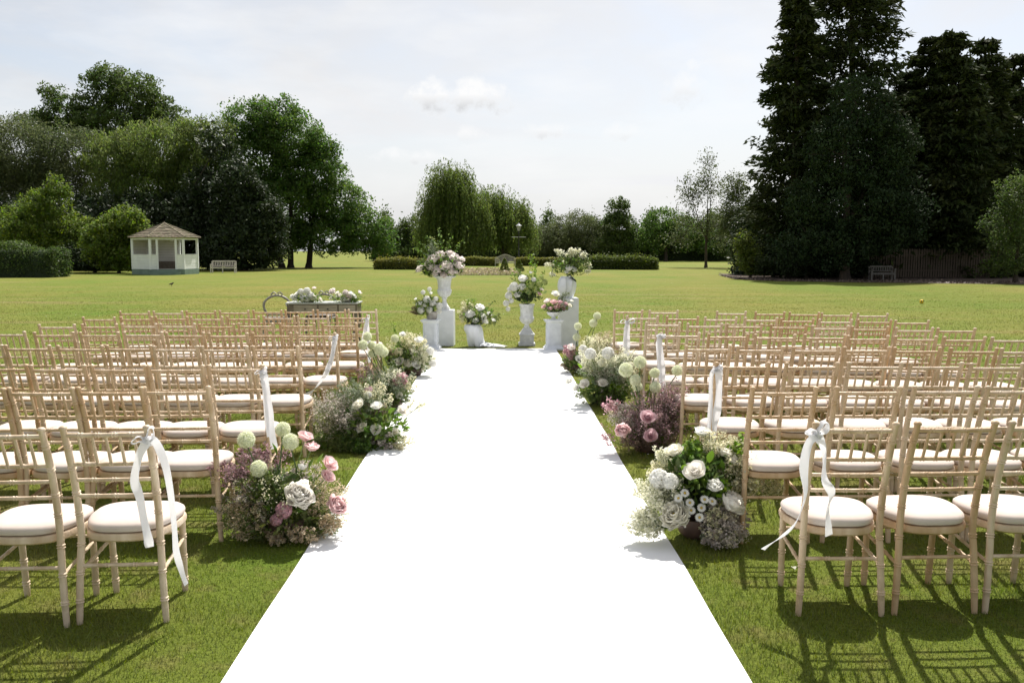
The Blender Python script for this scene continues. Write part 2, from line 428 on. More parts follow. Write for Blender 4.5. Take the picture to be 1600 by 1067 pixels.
def build_grass():
    r = RNG; allv = []
    def zone(y0, y1, dens, h, w):
        hw = .60 * y1 + .6
        n = int(dens * (y1 - y0) * 2 * hw)
        x = r.uniform(-hw, hw, n); y = r.uniform(y0, y1, n)
        keep = (np.abs(x + .015 * y) < .60 * y + .5) & ~((x > CL - .004) & (x < CR + .004) & (y < C1 + .01))
        x, y = x[keep], y[keep]; n = len(x)
        a = r.uniform(0, 2 * math.pi, n); hh = h * r.uniform(.45, 1.25, n); ww = w * r.uniform(.6, 1.3, n)
        # patchy height
        hh *= .8 + .35 * np.sin(x * 3.1 + 1.3 * np.sin(y * 2.3)) * np.sin(y * 2.7 + x)
        lx = r.normal(0, .45, n) * hh; ly = r.normal(0, .45, n) * hh
        b0 = np.stack([x - np.cos(a) * ww / 2, y - np.sin(a) * ww / 2, np.full(n, -.002)], 1)
        b1 = np.stack([x + np.cos(a) * ww / 2, y + np.sin(a) * ww / 2, np.full(n, -.002)], 1)
        t = np.stack([x + lx, y + ly, hh], 1)
        allv.append(np.stack([b0, b1, t], 1).reshape(-1, 3))
    zone(2.9, 4.6, 9000, .026, .0042)
    zone(4.6, 6.5, 5500, .027, .005)
    zone(6.5, 9.5, 2600, .028, .007)
    zone(9.5, 14, 1000, .028, .010)
    for k in range(8): zone(14 + 4 * k, 18 + 4 * k, 330 * (1 - k / 8.5) ** 1.4, .026 * (1 - .085 * k), .015 + .0012 * k)
    V = np.concatenate(allv)
    setp(link('grass_blades', tri_mesh('grass_blades', V, 'blade')), 'short mown grass blades of the lawn around the chairs', 'grass', kind='stuff')
build_grass()
def build_lawn_daisies():
    r = np.random.default_rng(77); n = 900
    y = 6 + 60 * r.random(n) ** 1.2; x = r.uniform(-.62, .62, n) * y
    patch = np.sin(x * .45 + 1.1) * np.sin(y * .37 + x * .12) + r.normal(0, .35, n)
    k = (patch > .35) & ~((x > CL - .1) & (x < CR + .1) & (y < C1 + .3)); x, y = x[k], y[k]
    P = np.stack([x, y, r.uniform(.028, .04, len(x))], 1); sz = r.uniform(.012, .022, len(x))
    U = unit(len(x), r); U[:, 2] *= .2; U /= np.linalg.norm(U, axis=1, keepdims=True)
    setp(link('lawn_daisies', quads_mesh('lawn_daisies', diamonds(P, sz, sz * .9, r, U, 2.0), 'petal_white')), 'tiny white daisies dotted through the lawn', 'daisies', kind='stuff')
build_lawn_daisies()

# ================================================================== TREES
def limb(mb, a, b, r0, r1, rng, seg=6, bend=.12, n=5):
    a = Vector(a); b = Vector(b); d = (b - a).length; pts = []
    o1 = Vector(rng.normal(0, bend * d, 3))
    for i in range(n + 1):
        t = i / n; pts.append(a.lerp(b, t) + o1 * math.sin(math.pi * t) * .6 + Vector((0, 0, .06 * d * math.sin(math.pi * t))))
    mb.tube(pts, [r0 + (r1 - r0) * i / n for i in range(n + 1)], seg)
    return pts
def px_lobe(l, D):
    px, py, rx, ry = l[:4]; dy = l[4] if len(l) > 4 else 0.0
    c = on_y(px, py, D + dy); s = (D + dy) / F
    rd = l[5] if len(l) > 5 else rx * s * .9
    return np.array(c), np.array([rx * s, rd, ry * s])
def crown_points(lobes, n, clump_r, per, rng, shell=.45, flat=.75, gap=0.0):
    vol = np.array([np.prod(r) ** .8 for c, r in lobes]); vol /= vol.sum()
    P = []; C = []
    for (c, r), v in zip(lobes, vol):
        nc = max(3, int(n * v / per))
        d = unit(nc, rng); rad = (shell + (1 - shell) * rng.random(nc) ** .6)
        cc = c + d * rad[:, None] * r
        cr = clump_r * rng.uniform(.55, 1.25, nc)
        pts = np.repeat(cc, per, 0) + unit(nc * per, rng) * (rng.random((nc * per, 1)) ** .38) * np.repeat(cr, per)[:, None] * np.array([.95, .95, .95 * flat])
        P.append(pts); C.append(cc)
    return np.concatenate(P), np.concatenate(C)
def broad_tree(name, label, lobes_px, D, base_px, mat, n, leaf=.2, clump=.9, per=36, seed=1, trunk_r=.3, trunks=None, group=None,
               shell=.4, hang=0.0, flat=.75, twigs=40, cat='tree', zmin=None, asp=.55):
    rng = np.random.default_rng(seed)
    lobes = [px_lobe(l, D) for l in lobes_px]
    root = on_y(base_px, 400, D); root.z = 0
    t = thing(name, root, label, cat, group)
    P, C = crown_points(lobes, n, clump, per, rng, shell, flat)
    P[:, 2] = np.maximum(P[:, 2], (zmin if zmin is not None else .15) + rng.random(len(P)) * .3)
    m = len(P); L = leaf * rng.uniform(.6, 1.4, m)
    U = unit(m, rng)
    if hang: U[:, 2] = U[:, 2] * (1 - hang) - hang * 1.6; U /= np.linalg.norm(U, axis=1, keepdims=True)
    V = diamonds(P, L, L * asp, rng, U, .35) - np.array(root)
    link('crown', quads_mesh('crown', V, mat), t)
    ztop = max(c[2] for c, r in lobes); rv = Vector(root)
    bases = trunks or [(0.0, 0.0)]
    for bi, (bx, lean) in enumerate(bases):
        mb = MB()
        a = Vector((bx, rng.uniform(-.3, .3), -.05)); hgt = ztop * .55
        b = Vector((bx + lean, rng.uniform(-.3, .3), hgt))
        pts = limb(mb, a, b, trunk_r * 1.15, trunk_r * .5, rng, 9, .03, 7)
        mb.tube([a, a + Vector((0, 0, .5))], [trunk_r * 1.6, trunk_r * 1.05], 9)
        for li, (c, r) in enumerate(lobes):
            if li % len(bases) != bi: continue
            cv = Vector(c) - rv; s = pts[3 + int(rng.integers(0, 4))]
            if s.z < cv.z + .5: lp = limb(mb, s, cv + Vector((0, 0, r[2] * .4)), trunk_r * .42, trunk_r * .08, rng, 6, .07)
        mb.obj('trunk', 'bark', t, True)
    mb = MB()
    idx = rng.choice(len(C), min(twigs, len(C)), replace=False)
    for i in idx:
        k = int(np.argmin([np.linalg.norm(C[i] - c) for c, r in lobes])); c = lobes[k][0]
        limb(mb, Vector(c * .75 + C[i] * .25) - rv - Vector((0, 0, .3)), Vector(C[i]) - rv, trunk_r * .14, .02, rng, 4, .08, 3)
    setp(mb.obj('twigs', 'bark', t, True), kind='stuff')
    return t
def conifer(name, label, apex, base_px, D, halfw, mat, n, seed, group=None, droop=.35, low=.02, lean_top=0.0, spray=.42, pw=.75):
    rng = np.random.default_rng(seed)
    root = on_y(base_px, 400, D); root.z = 0
    top = on_y(apex[0], apex[1], D); H = top.z; Rb = halfw / F * D
    t = thing(name, root, label, 'tree', group)
    mb = MB(); mb.tube([(0, 0, -.05), (0, 0, H * .3), (top.x - root.x, 0, H * .97)], [.42, .3, .03], 9)
    P = []; U = []; LL = []
    z = H * low
    nb = 0; levels = int(H / .42)
    for li in range(levels):
        f = low + (1 - low) * (li + rng.random() * .6) / levels
        zz = H * f; rmax = Rb * min(1.0, (1 - f) ** pw * 1.12) * (1 if f > .12 else .72 + f * 2.3)
        k = max(5, int(6 + 9 * (1 - f)))
        for b in range(k):
            a = rng.uniform(0, 2 * math.pi); ln = rmax * rng.uniform(.62, 1.14) + .25
            dr = droop * rng.uniform(.5, 1.4)
            ax = (top.x - root.x) * f
            steps = np.linspace(.22, 1, 9)
            pts = np.stack([ax + np.cos(a) * ln * steps, np.sin(a) * ln * steps, zz - dr * ln * steps ** 1.6 * .6 + .30 * ln * np.maximum(steps - .6, 0)], 1)
            if nb % 5 == 0 and ln > .8: mb.tube([tuple(pts[0] * [0, 0, 1] + [ax, 0, 0])] + [tuple(p) for p in pts[::3]], [.05, .04, .03, .015], 4, False)
            nb += 1
            m = max(4, int(n / (levels * k) ))
            s = rng.random(m) ** .75; i0 = np.minimum((s * 8).astype(int), 7); fr = (s * 8 - i0)[:, None]
            base = pts[i0] * (1 - fr) + pts[i0 + 1] * fr
            spread = (.10 + .30 * ln * .35 * np.sin(np.pi * np.clip(s * .85 + .1, 0, 1)))[:, None]
            q = base + rng.normal(size=(m, 3)) * spread * np.array([1, 1, .55])
            u = np.array([np.cos(a), np.sin(a), -.15]) + rng.normal(size=(m, 3)) * .5; u[:, 2] -= .1
            P.append(q); U.append(u / np.linalg.norm(u, axis=1, keepdims=True)); LL.append(spray * rng.uniform(.5, 1.3, m))
    P = np.concatenate(P); U = np.concatenate(U); LL = np.concatenate(LL)
    P[:, 2] = np.maximum(P[:, 2], .12)
    link('crown', quads_mesh('crown', diamonds(P, LL, LL * .38, rng, U, .3), mat), t)
    mb.obj('trunk', 'bark', t, True)
    return t
def willow(name, label, lobes_px, D, base_px, mat, strands, seed, ground=1.0, group=None):
    rng = np.random.default_rng(seed); lobes = [px_lobe(l, D) for l in lobes_px]
    root = on_y(base_px, 400, D); root.z = 0; t = thing(name, root, label, 'tree', group)
    vol = np.array([np.prod(r) ** .67 for c, r in lobes]); vol /= vol.sum(); P = []; U = []; mb = MB()
    rv = np.array(root)
    for (c, r), v in zip(lobes, vol):
        ns = int(strands * v)
        nb = max(8, ns // 14); db = unit(nb, rng); rb = rng.uniform(.5, 1.06, (nb, 1)); bi = rng.integers(0, nb, ns)
        d = db[bi] + rng.normal(0, .16, (ns, 3)); d[:, 2] = np.abs(d[:, 2]) * 1.1 - .25
        s0 = c + d * r * rb[bi]
        ln = r[2] * rng.uniform(.35, 1.25, ns) + 1.2
        ln = np.minimum(ln, s0[:, 2] - ground * rng.uniform(.6, 2.6, ns))
        k = 26
        tt = rng.random((ns, k)); ph = rng.uniform(0, 6.28, ns)[:, None]
        out = d[:, None, :2] * (1 - np.exp(-3 * tt))[..., None] * .9
        x = s0[:, None, 0] + out[..., 0] + .12 * np.sin(tt * 5 + ph); y = s0[:, None, 1] + out[..., 1] + .12 * np.cos(tt * 4 + ph)
        z = s0[:, None, 2] + .35 * np.sin(np.pi * np.minimum(tt * 2.5, 1)) - ln[:, None] * tt
        q = np.stack([x, y, z], -1).reshape(-1, 3) + rng.normal(0, .07, (ns * k, 3)); P.append(q)
        for i in range(3):
            limb(mb, (0, 0, rng.uniform(2, 4)), Vector(c - rv) + Vector((rng.normal() * r[0] * .5, rng.normal() * r[1] * .5, r[2] * .5)), .22, .04, rng, 6, .08)
    P = np.concatenate(P); m = len(P)
    u = rng.normal(size=(m, 3)) * .45; u[:, 2] -= 1; u /= np.linalg.norm(u, axis=1, keepdims=True)
    L = rng.uniform(.18, .42, m)
    link('crown', quads_mesh('crown', diamonds(P, L, L * .32, rng, u, .2) - rv, mat), t)
    mb.tube([(0, 0, -.05), (0.1, 0, 2), (0, .1, 4.5)], [.6, .45, .35], 10)
    mb.obj('trunk', 'bark', t, True); return t
def hedge(name, label, pts, width, height, mat, dens, seed, leaf=.09, rough=.12, core='leaf_dark', cat='hedge', group=None, wisps=0.0):
    """clipped hedge along a polyline: a dark twig core inside, leaves as real faces on and above its surface"""
    rng = np.random.default_rng(seed); P = []; org = Vector(pts[0]); org.z = 0
    t = thing(name, org, label, cat, group); core_mb = MB()
    for a, b in zip(pts[:-1], pts[1:]):
        a = Vector(a); b = Vector(b); d = b - a; ln = d.length; e = d / ln; nrm = Vector((-e.y, e.x, 0))
        area = ln * (2 * height + width) + 2 * height * width; n = int(area * dens)
        u = rng.random(n) * ln; an = rng.random(n) * math.pi; ca = np.cos(an); sa = np.sin(an)
        off = width / 2 * np.sign(ca) * np.abs(ca) ** .55; z = height * np.abs(sa) ** .55
        bump = 1 + rough * (np.sin(u * 1.9 + seed) * .5 + np.sin(u * .73) * .5)
        q = np.array(a)[None] + u[:, None] * np.array(e) + off[:, None] * np.array(nrm) * bump[:, None]
        q[:, 2] = z * bump; q += rng.normal(0, rough * .5, (n, 3))
        if wisps:
            w = rng.random(n) < .35; q[w, 2] += np.where(z[w] > height * .9, rng.exponential(wisps, w.sum()), 0)
        ends = int(height * width * dens)
        for pe, sg in ((a, -1), (b, 1)):
            qe = np.array(pe)[None] + rng.uniform(-width / 2, width / 2, ends)[:, None] * np.array(nrm) + rng.normal(0, rough * .5, (ends, 3))
            qe[:, 2] = rng.random(ends) * height * .92; P.append(qe)
        P.append(q)
        M = Matrix.Translation(a) @ Matrix.Rotation(math.atan2(e.y, e.x), 4, 'Z')
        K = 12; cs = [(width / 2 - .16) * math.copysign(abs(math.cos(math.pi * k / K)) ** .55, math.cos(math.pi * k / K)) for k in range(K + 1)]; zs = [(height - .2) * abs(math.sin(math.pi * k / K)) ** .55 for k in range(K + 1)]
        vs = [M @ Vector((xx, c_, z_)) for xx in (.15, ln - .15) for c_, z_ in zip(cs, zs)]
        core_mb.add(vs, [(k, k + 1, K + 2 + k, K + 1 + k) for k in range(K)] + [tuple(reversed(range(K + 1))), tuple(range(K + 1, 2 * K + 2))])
    P = np.concatenate(P); P[:, 2] = np.maximum(P[:, 2], .02)
    L = leaf * rng.uniform(.6, 1.5, len(P))
    link('crown', quads_mesh('crown', diamonds(P, L, L * .55, rng, None, .4) - np.array(org), mat), t)
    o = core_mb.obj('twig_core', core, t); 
    for v in o.data.vertices: v.co -= org
    return t

def build_trees():
    G = 'trees on the far side of the lawn'
    # --- summerhouse side
    broad_tree('oak_tree', 'tall open-crowned oak rising above all trees behind the summerhouse',
        [(170, 128, 42, 26), (215, 150, 50, 34), (150, 165, 40, 24), (250, 180, 42, 26), (85, 148, 24, 13), (105, 185, 50, 26), (55, 200, 38, 26), (180, 200, 80, 30), (275, 205, 18, 18)],
        96, 190, 'leaf_oak', 40000, .29, .85, 50, 11, .45, group=G, shell=.25, twigs=90)
    broad_tree('olive_green_tree', 'grey-olive fine-leaved tree between the clipped hedge and the tall oak',
        [(30, 240, 70, 55), (110, 245, 60, 45), (20, 320, 60, 80), (90, 310, 60, 60), (-40, 290, 60, 110), (-30, 220, 40, 45)],
        86, 40, 'leaf_olive', 92000, .25, 1.0, 50, 12, .35, group=G, asp=.4, twigs=60)
    broad_tree('weeping_pale_tree', 'pale feathery weeping tree rising straight behind the summerhouse roof',
        [(255, 235, 72, 48), (320, 228, 48, 44), (185, 250, 60, 45), (225, 300, 85, 60), (310, 300, 60, 60)],
        84, 250, 'leaf_willow', 76000, .30, .9, 50, 13, .35, group=G, hang=.55, asp=.3)
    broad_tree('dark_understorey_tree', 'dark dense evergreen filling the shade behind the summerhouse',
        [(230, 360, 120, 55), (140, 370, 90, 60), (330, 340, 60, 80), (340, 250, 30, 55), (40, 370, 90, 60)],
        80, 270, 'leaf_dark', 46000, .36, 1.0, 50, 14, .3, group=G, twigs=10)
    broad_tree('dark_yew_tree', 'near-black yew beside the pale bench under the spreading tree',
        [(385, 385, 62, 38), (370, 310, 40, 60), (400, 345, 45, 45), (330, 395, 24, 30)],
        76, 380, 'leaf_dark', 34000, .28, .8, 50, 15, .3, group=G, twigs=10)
    broad_tree('spreading_green_tree', 'broad mid-green tree with three trunks sloping down over the lawn',
        [(388, 195, 46, 38), (430, 185, 40, 34), (455, 225, 55, 45), (410, 260, 60, 55), (490, 275, 50, 45), (450, 320, 75, 50), (530, 320, 50, 38), (565, 355, 45, 32), (520, 370, 70, 26), (430, 365, 60, 32), (590, 378, 28, 22), (498, 235, 30, 26)],
        88, 470, 'leaf_mid', 96000, .26, .9, 54, 16, .26, trunks=[(-1.9, -.6), (-1.0, .2), (.8, 1.0)], group=G, twigs=90)
    rng = np.random.default_rng(5)
    broad_tree('young_green_tree', 'young light-green tree in front of the clipped hedge beside the laurel',
        [(75, 325, 40, 36), (55, 365, 55, 36), (110, 365, 40, 36), (85, 295, 20, 22), (25, 350, 36, 30), (75, 400, 46, 14)],
        70, 80, 'leaf_bright', 22000, .21, .55, 40, 17, .12, group=G, shell=.2, twigs=60)
    broad_tree('laurel_bush', 'yellow-green laurel bush touching the summerhouse roof', [(198, 345, 28, 24), (180, 360, 30, 26), (212, 360, 20, 18), (165, 385, 36, 36), (190, 400, 30, 28)],
        67, 185, 'leaf_bright', 20000, .22, .5, 40, 18, .1, cat='bush', twigs=20)
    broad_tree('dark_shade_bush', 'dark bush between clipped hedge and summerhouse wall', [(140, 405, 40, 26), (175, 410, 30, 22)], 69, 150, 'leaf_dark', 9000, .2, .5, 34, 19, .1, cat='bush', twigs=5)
    a = on_z(-60, 433); b = on_z(97, 433)
    hedge('clipped_hedge', 'broad dark clipped hedge with rounded top beside the young green tree', [a, b], 2.4, 1.9, 'leaf_oak', 190, 20, .13, .18)
    # --- middle
    willow('weeping_willow', 'large full weeping willow behind the ornate bench', [(702, 290, 36, 42), (688, 325, 30, 60), (728, 328, 34, 52), (708, 345, 46, 50)], 124, 715, 'leaf_willow', 3400, 30, 1.2, 'weeping willows')
    willow('weeping_willow', 'smaller pale weeping willow right behind the lamp post', [(784, 336, 38, 42), (812, 352, 24, 40), (762, 332, 26, 42)], 128, 788, 'leaf_willow', 2200, 31, 1.2, 'weeping willows')
    broad_tree('far_round_tree', 'distant round tree between the spreading tree and the willow', [(645, 355, 24, 18), (612, 370, 26, 20), (660, 385, 30, 22), (625, 395, 50, 16)], 146, 640, 'leaf_oak', 12000, .34, .9, 34, 32, .25, group=G)
    broad_tree('feathery_tree', 'feathery grey-green tree in the far hedgerow left of the pointed tree',
        [(895, 350, 40, 22), (870, 372, 46, 26), (925, 365, 36, 26), (850, 380, 36, 26)], 140, 890, 'leaf_olive', 22000, .32, .9, 36, 33, .25, group=G, asp=.35)
    broad_tree('pointed_tree', 'dark pointed tree standing out of the far hedgerow', [(967, 328, 18, 20), (968, 355, 28, 24), (965, 382, 34, 24)], 138, 967, 'leaf_oak', 14000, .32, .85, 36, 34, .25, group=G)
    broad_tree('hedgerow_tree', 'loose green tree in the far hedgerow behind the slender tree', [(1035, 345, 34, 18), (1020, 370, 40, 26), (1065, 365, 36, 28), (1110, 370, 40, 28), (1150, 365, 40, 40)], 139, 1040, 'leaf_mid', 26000, .32, .9, 36, 35, .25, group=G)
    a = on_y(585, 400, 146); b = on_y(1190, 400, 146); a.z = b.z = 0
    hedge('tall_field_hedge', 'long tall dark hedge closing the far end of the lawn', [a, b], 3.5, 5.2, 'leaf_oak', 42, 36, .36, .5, wisps=.5)
    # slender tree with sparse top
    broad_tree('slender_tree', 'slender thin-leaved tree with bare twigs standing alone on the lawn', [(1104, 252, 16, 24), (1108, 290, 34, 30), (1078, 305, 26, 32), (1085, 350, 40, 24), (1120, 345, 34, 28), (1060, 375, 26, 14), (1130, 375, 24, 16)],
        89, 1104, 'leaf_thin', 6000, .2, .9, 14, 37, .13, group=G, shell=.1, twigs=170)
    broad_tree('leaning_thin_tree', 'light leafy tree between the slender tree and the conifers', [(1150, 300, 24, 36), (1140, 345, 30, 30), (1165, 355, 26, 40), (1160, 395, 22, 16)], 84, 1157, 'leaf_thin', 11000, .19, .7, 24, 38, .13, group=G, shell=.1, twigs=90)
    # --- conifer side
    GC = 'tall conifers over the wooden fence'
    conifer('tall_conifer', 'jagged dark conifer at the end of the conifer row by the bark bed', (1246, -20), 1240, 55, 78, 'leaf_conifer', 30000, 40, GC, pw=.62)
    conifer('tall_conifer', 'tallest dark conifer reaching highest above the dark green maple', (1330, -150), 1328, 57, 125, 'leaf_conifer', 36000, 41, GC, pw=.6)
    conifer('tall_conifer', 'shaggy brownish conifer behind the wooden fence', (1490, 50), 1485, 55, 90, 'leaf_conifer', 30000, 42, GC, pw=.62)
    conifer('tall_conifer', 'dark conifer behind the pale shrub at the fence end', (1595, 82), 1590, 59, 100, 'leaf_conifer', 26000, 43, GC, pw=.6)
    conifer('tall_conifer', 'narrow dark conifer filling the gap behind the shaded bench', (1415, 110), 1412, 58, 75, 'leaf_conifer', 20000, 44, GC, pw=.5)
    conifer('tall_conifer', 'dark conifer between the narrow one and the shaggy brownish one', (1455, 58), 1450, 56, 66, 'leaf_conifer', 20000, 51, GC, pw=.6)
    conifer('tall_conifer', 'feathery conifer close behind the shaggy brownish one', (1540, 62), 1535, 57, 76, 'leaf_conifer', 20000, 52, GC, pw=.6)
    conifer('tall_conifer', 'dark conifer past the fence end with a broad skirt', (1690, 60), 1690, 58, 120, 'leaf_conifer', 18000, 46, GC, pw=.5)
    broad_tree('dark_green_maple', 'bluish dark green broadleaf tree in front of the tallest conifer', [(1345, 165, 50, 50), (1330, 240, 75, 60), (1385, 235, 50, 60), (1320, 320, 95, 60), (1390, 330, 60, 70), (1285, 385, 80, 36), (1340, 380, 60, 30)],
        50, 1322, 'leaf_conifer_blue', 50000, .18, .55, 44, 45, .25, group=G, twigs=50)
    broad_tree('pale_shrub', 'grey-green shrub with pale glossy leaves at the fence end', [(1590, 310, 34, 40), (1570, 350, 34, 36), (1600, 385, 50, 40), (1560, 415, 30, 16)], 46, 1590, 'leaf_oak', 12000, .13, .4, 34, 47, .1, cat='bush', twigs=20, hang=.2)
    broad_tree('laurel_bush', 'low laurel bush at the edge of the bark bed', [(1172, 405, 18, 22), (1190, 415, 24, 16), (1160, 380, 12, 22)], 53, 1175, 'leaf_hedge', 6000, .15, .4, 34, 48, .07, cat='bush', twigs=6)
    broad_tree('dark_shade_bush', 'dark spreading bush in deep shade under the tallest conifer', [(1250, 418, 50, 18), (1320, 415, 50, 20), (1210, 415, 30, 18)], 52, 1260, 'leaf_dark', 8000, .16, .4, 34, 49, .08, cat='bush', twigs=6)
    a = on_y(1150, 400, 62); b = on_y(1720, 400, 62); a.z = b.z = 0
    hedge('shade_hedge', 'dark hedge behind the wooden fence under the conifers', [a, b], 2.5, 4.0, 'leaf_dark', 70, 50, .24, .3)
build_trees()

def build_low_hedges():
    def H(x0, x1, y, w, h, mat, seed, label, wisps=.0):
        a = on_z(x0, y); b = on_z(x1, y + .6)
        hedge('low_hedge', label, [a, b], w, h, mat, 520, seed, .13, .13, 'leaf_dark', 'hedge', 'low hedges of the rose garden', wisps)
    H(589, 689, 421, 1.2, .85, 'leaf_yellow_hedge', 60, 'low loose hedge between the spreading tree and the blush peony urn', .08)
    H(722, 776, 415.5, .8, .85, 'leaf_yellow_hedge', 61, 'low golden hedge joining the ornate bench on the urn side')
    H(806, 880, 415.5, .8, .8, 'leaf_yellow_hedge', 62, 'low golden hedge joining the ornate bench on the conifer side')
    H(922, 1026, 421, 1.6, 1.0, 'leaf_hedge', 63, 'thick low hedge ending in the open lawn near the slender tree', .10)
build_low_hedges()

def ribbon_rect(poly, z, name, mat, kind):
    o = MB().add([(x, y, z) for x, y in poly], [tuple(range(len(poly)))]).obj(name, mat); return setp(o, kind=kind)
def build_beds():
    rng = np.random.default_rng(9)
    for i, (x0, x1, py, w, lab) in enumerate(((716, 812, 430.0, .7, 'nearer'), (722, 806, 424.5, .6, 'farther'))):
        a = on_z(x0, py); b = on_z(x1, py)
        poly = [(a.x, a.y - w / 2), (b.x, b.y - w / 2), (b.x, b.y + w / 2), (a.x, a.y + w / 2)]
        ribbon_rect(poly, .02, 'rose_bed_soil', 'soil', 'structure')
        n = 900
        P = np.stack([rng.uniform(a.x, b.x, n), a.y + rng.uniform(-w / 2, w / 2, n), rng.uniform(.03, .32, n)], 1)
        V = diamonds(P, .12 * rng.uniform(.5, 1.3, n), .09 * np.ones(n), rng, None, .4)
        setp(link('bedding_flowers', quads_mesh('bedding_flowers', V, 'bed_flower')), 'low bedding flowers in the strip %s the ornate bench' % ('farther from' if i == 0 else 'nearer to'), 'flowers', kind='stuff')
    # clipped cones in the beds
    for x, y, h, lab in ((788.5, 425, 1.0, 'small clipped cone bush straight before the ornate bench'), (811, 424, .9, 'small dark cone bush beside the lamp post in the rose bed')):
        p = on_z(x, y); t = thing('cone_bush', p, lab, 'bush', 'clipped cone bushes')
        n = 900; zz = rng.random(n) ** 1.3; a = rng.uniform(0, 6.28, n); rr = (.42 * (1 - zz) ** .8 + .05) * np.sqrt(rng.uniform(.4, 1, n))
        V = diamonds(np.stack([np.cos(a) * rr, np.sin(a) * rr, zz * h + .04], 1), .12 * np.ones(n), .07 * np.ones(n), rng)
        link('crown', quads_mesh('crown', V, 'leaf_hedge'), t); MB().tube([(0, 0, 0), (0, 0, h * .8)], [.04, .01], 6).obj('trunk', 'bark', t)
    # bark bed under the conifers
    poly = []
    c = on_z(1235, 436)
    pts = [(1138, 433.5), (1150, 436.5), (1180, 438.5), (1230, 440), (1300, 441), (1420, 442.5), (1560, 444), (1700, 446)]
    near = [on_z(*p) for p in pts]; far = [Vector((p.x * 1.16, p.y + 12, 0)) for p in near]
    near[0] = near[0]; vs = [(p.x, p.y, .006) for p in near] + [(p.x, p.y, .03) for p in reversed(far)]
    setp(MB().add(vs, [tuple(range(len(vs)))]).obj('bark_bed', 'mulch'), kind='structure')
    n = 5200
    k = rng.integers(0, len(near) - 1, n); f = rng.random(n); dpt = rng.random(n) ** 1.7 * 5
    P = np.array([near[i].lerp(near[i + 1], ff) for i, ff in zip(k, f)]); P[:, 1] += dpt; P[:, 0] += dpt * .12
    P[:, 2] = rng.uniform(.015, .07, n)
    V = diamonds(P, rng.uniform(.06, .16, n), rng.uniform(.03, .07, n), rng, None, 1.5)
    setp(link('bark_chips', quads_mesh('bark_chips', V, 'bark_chip')), 'loose bark chips spread on the bed under the conifers', 'bark', kind='stuff')
build_beds()

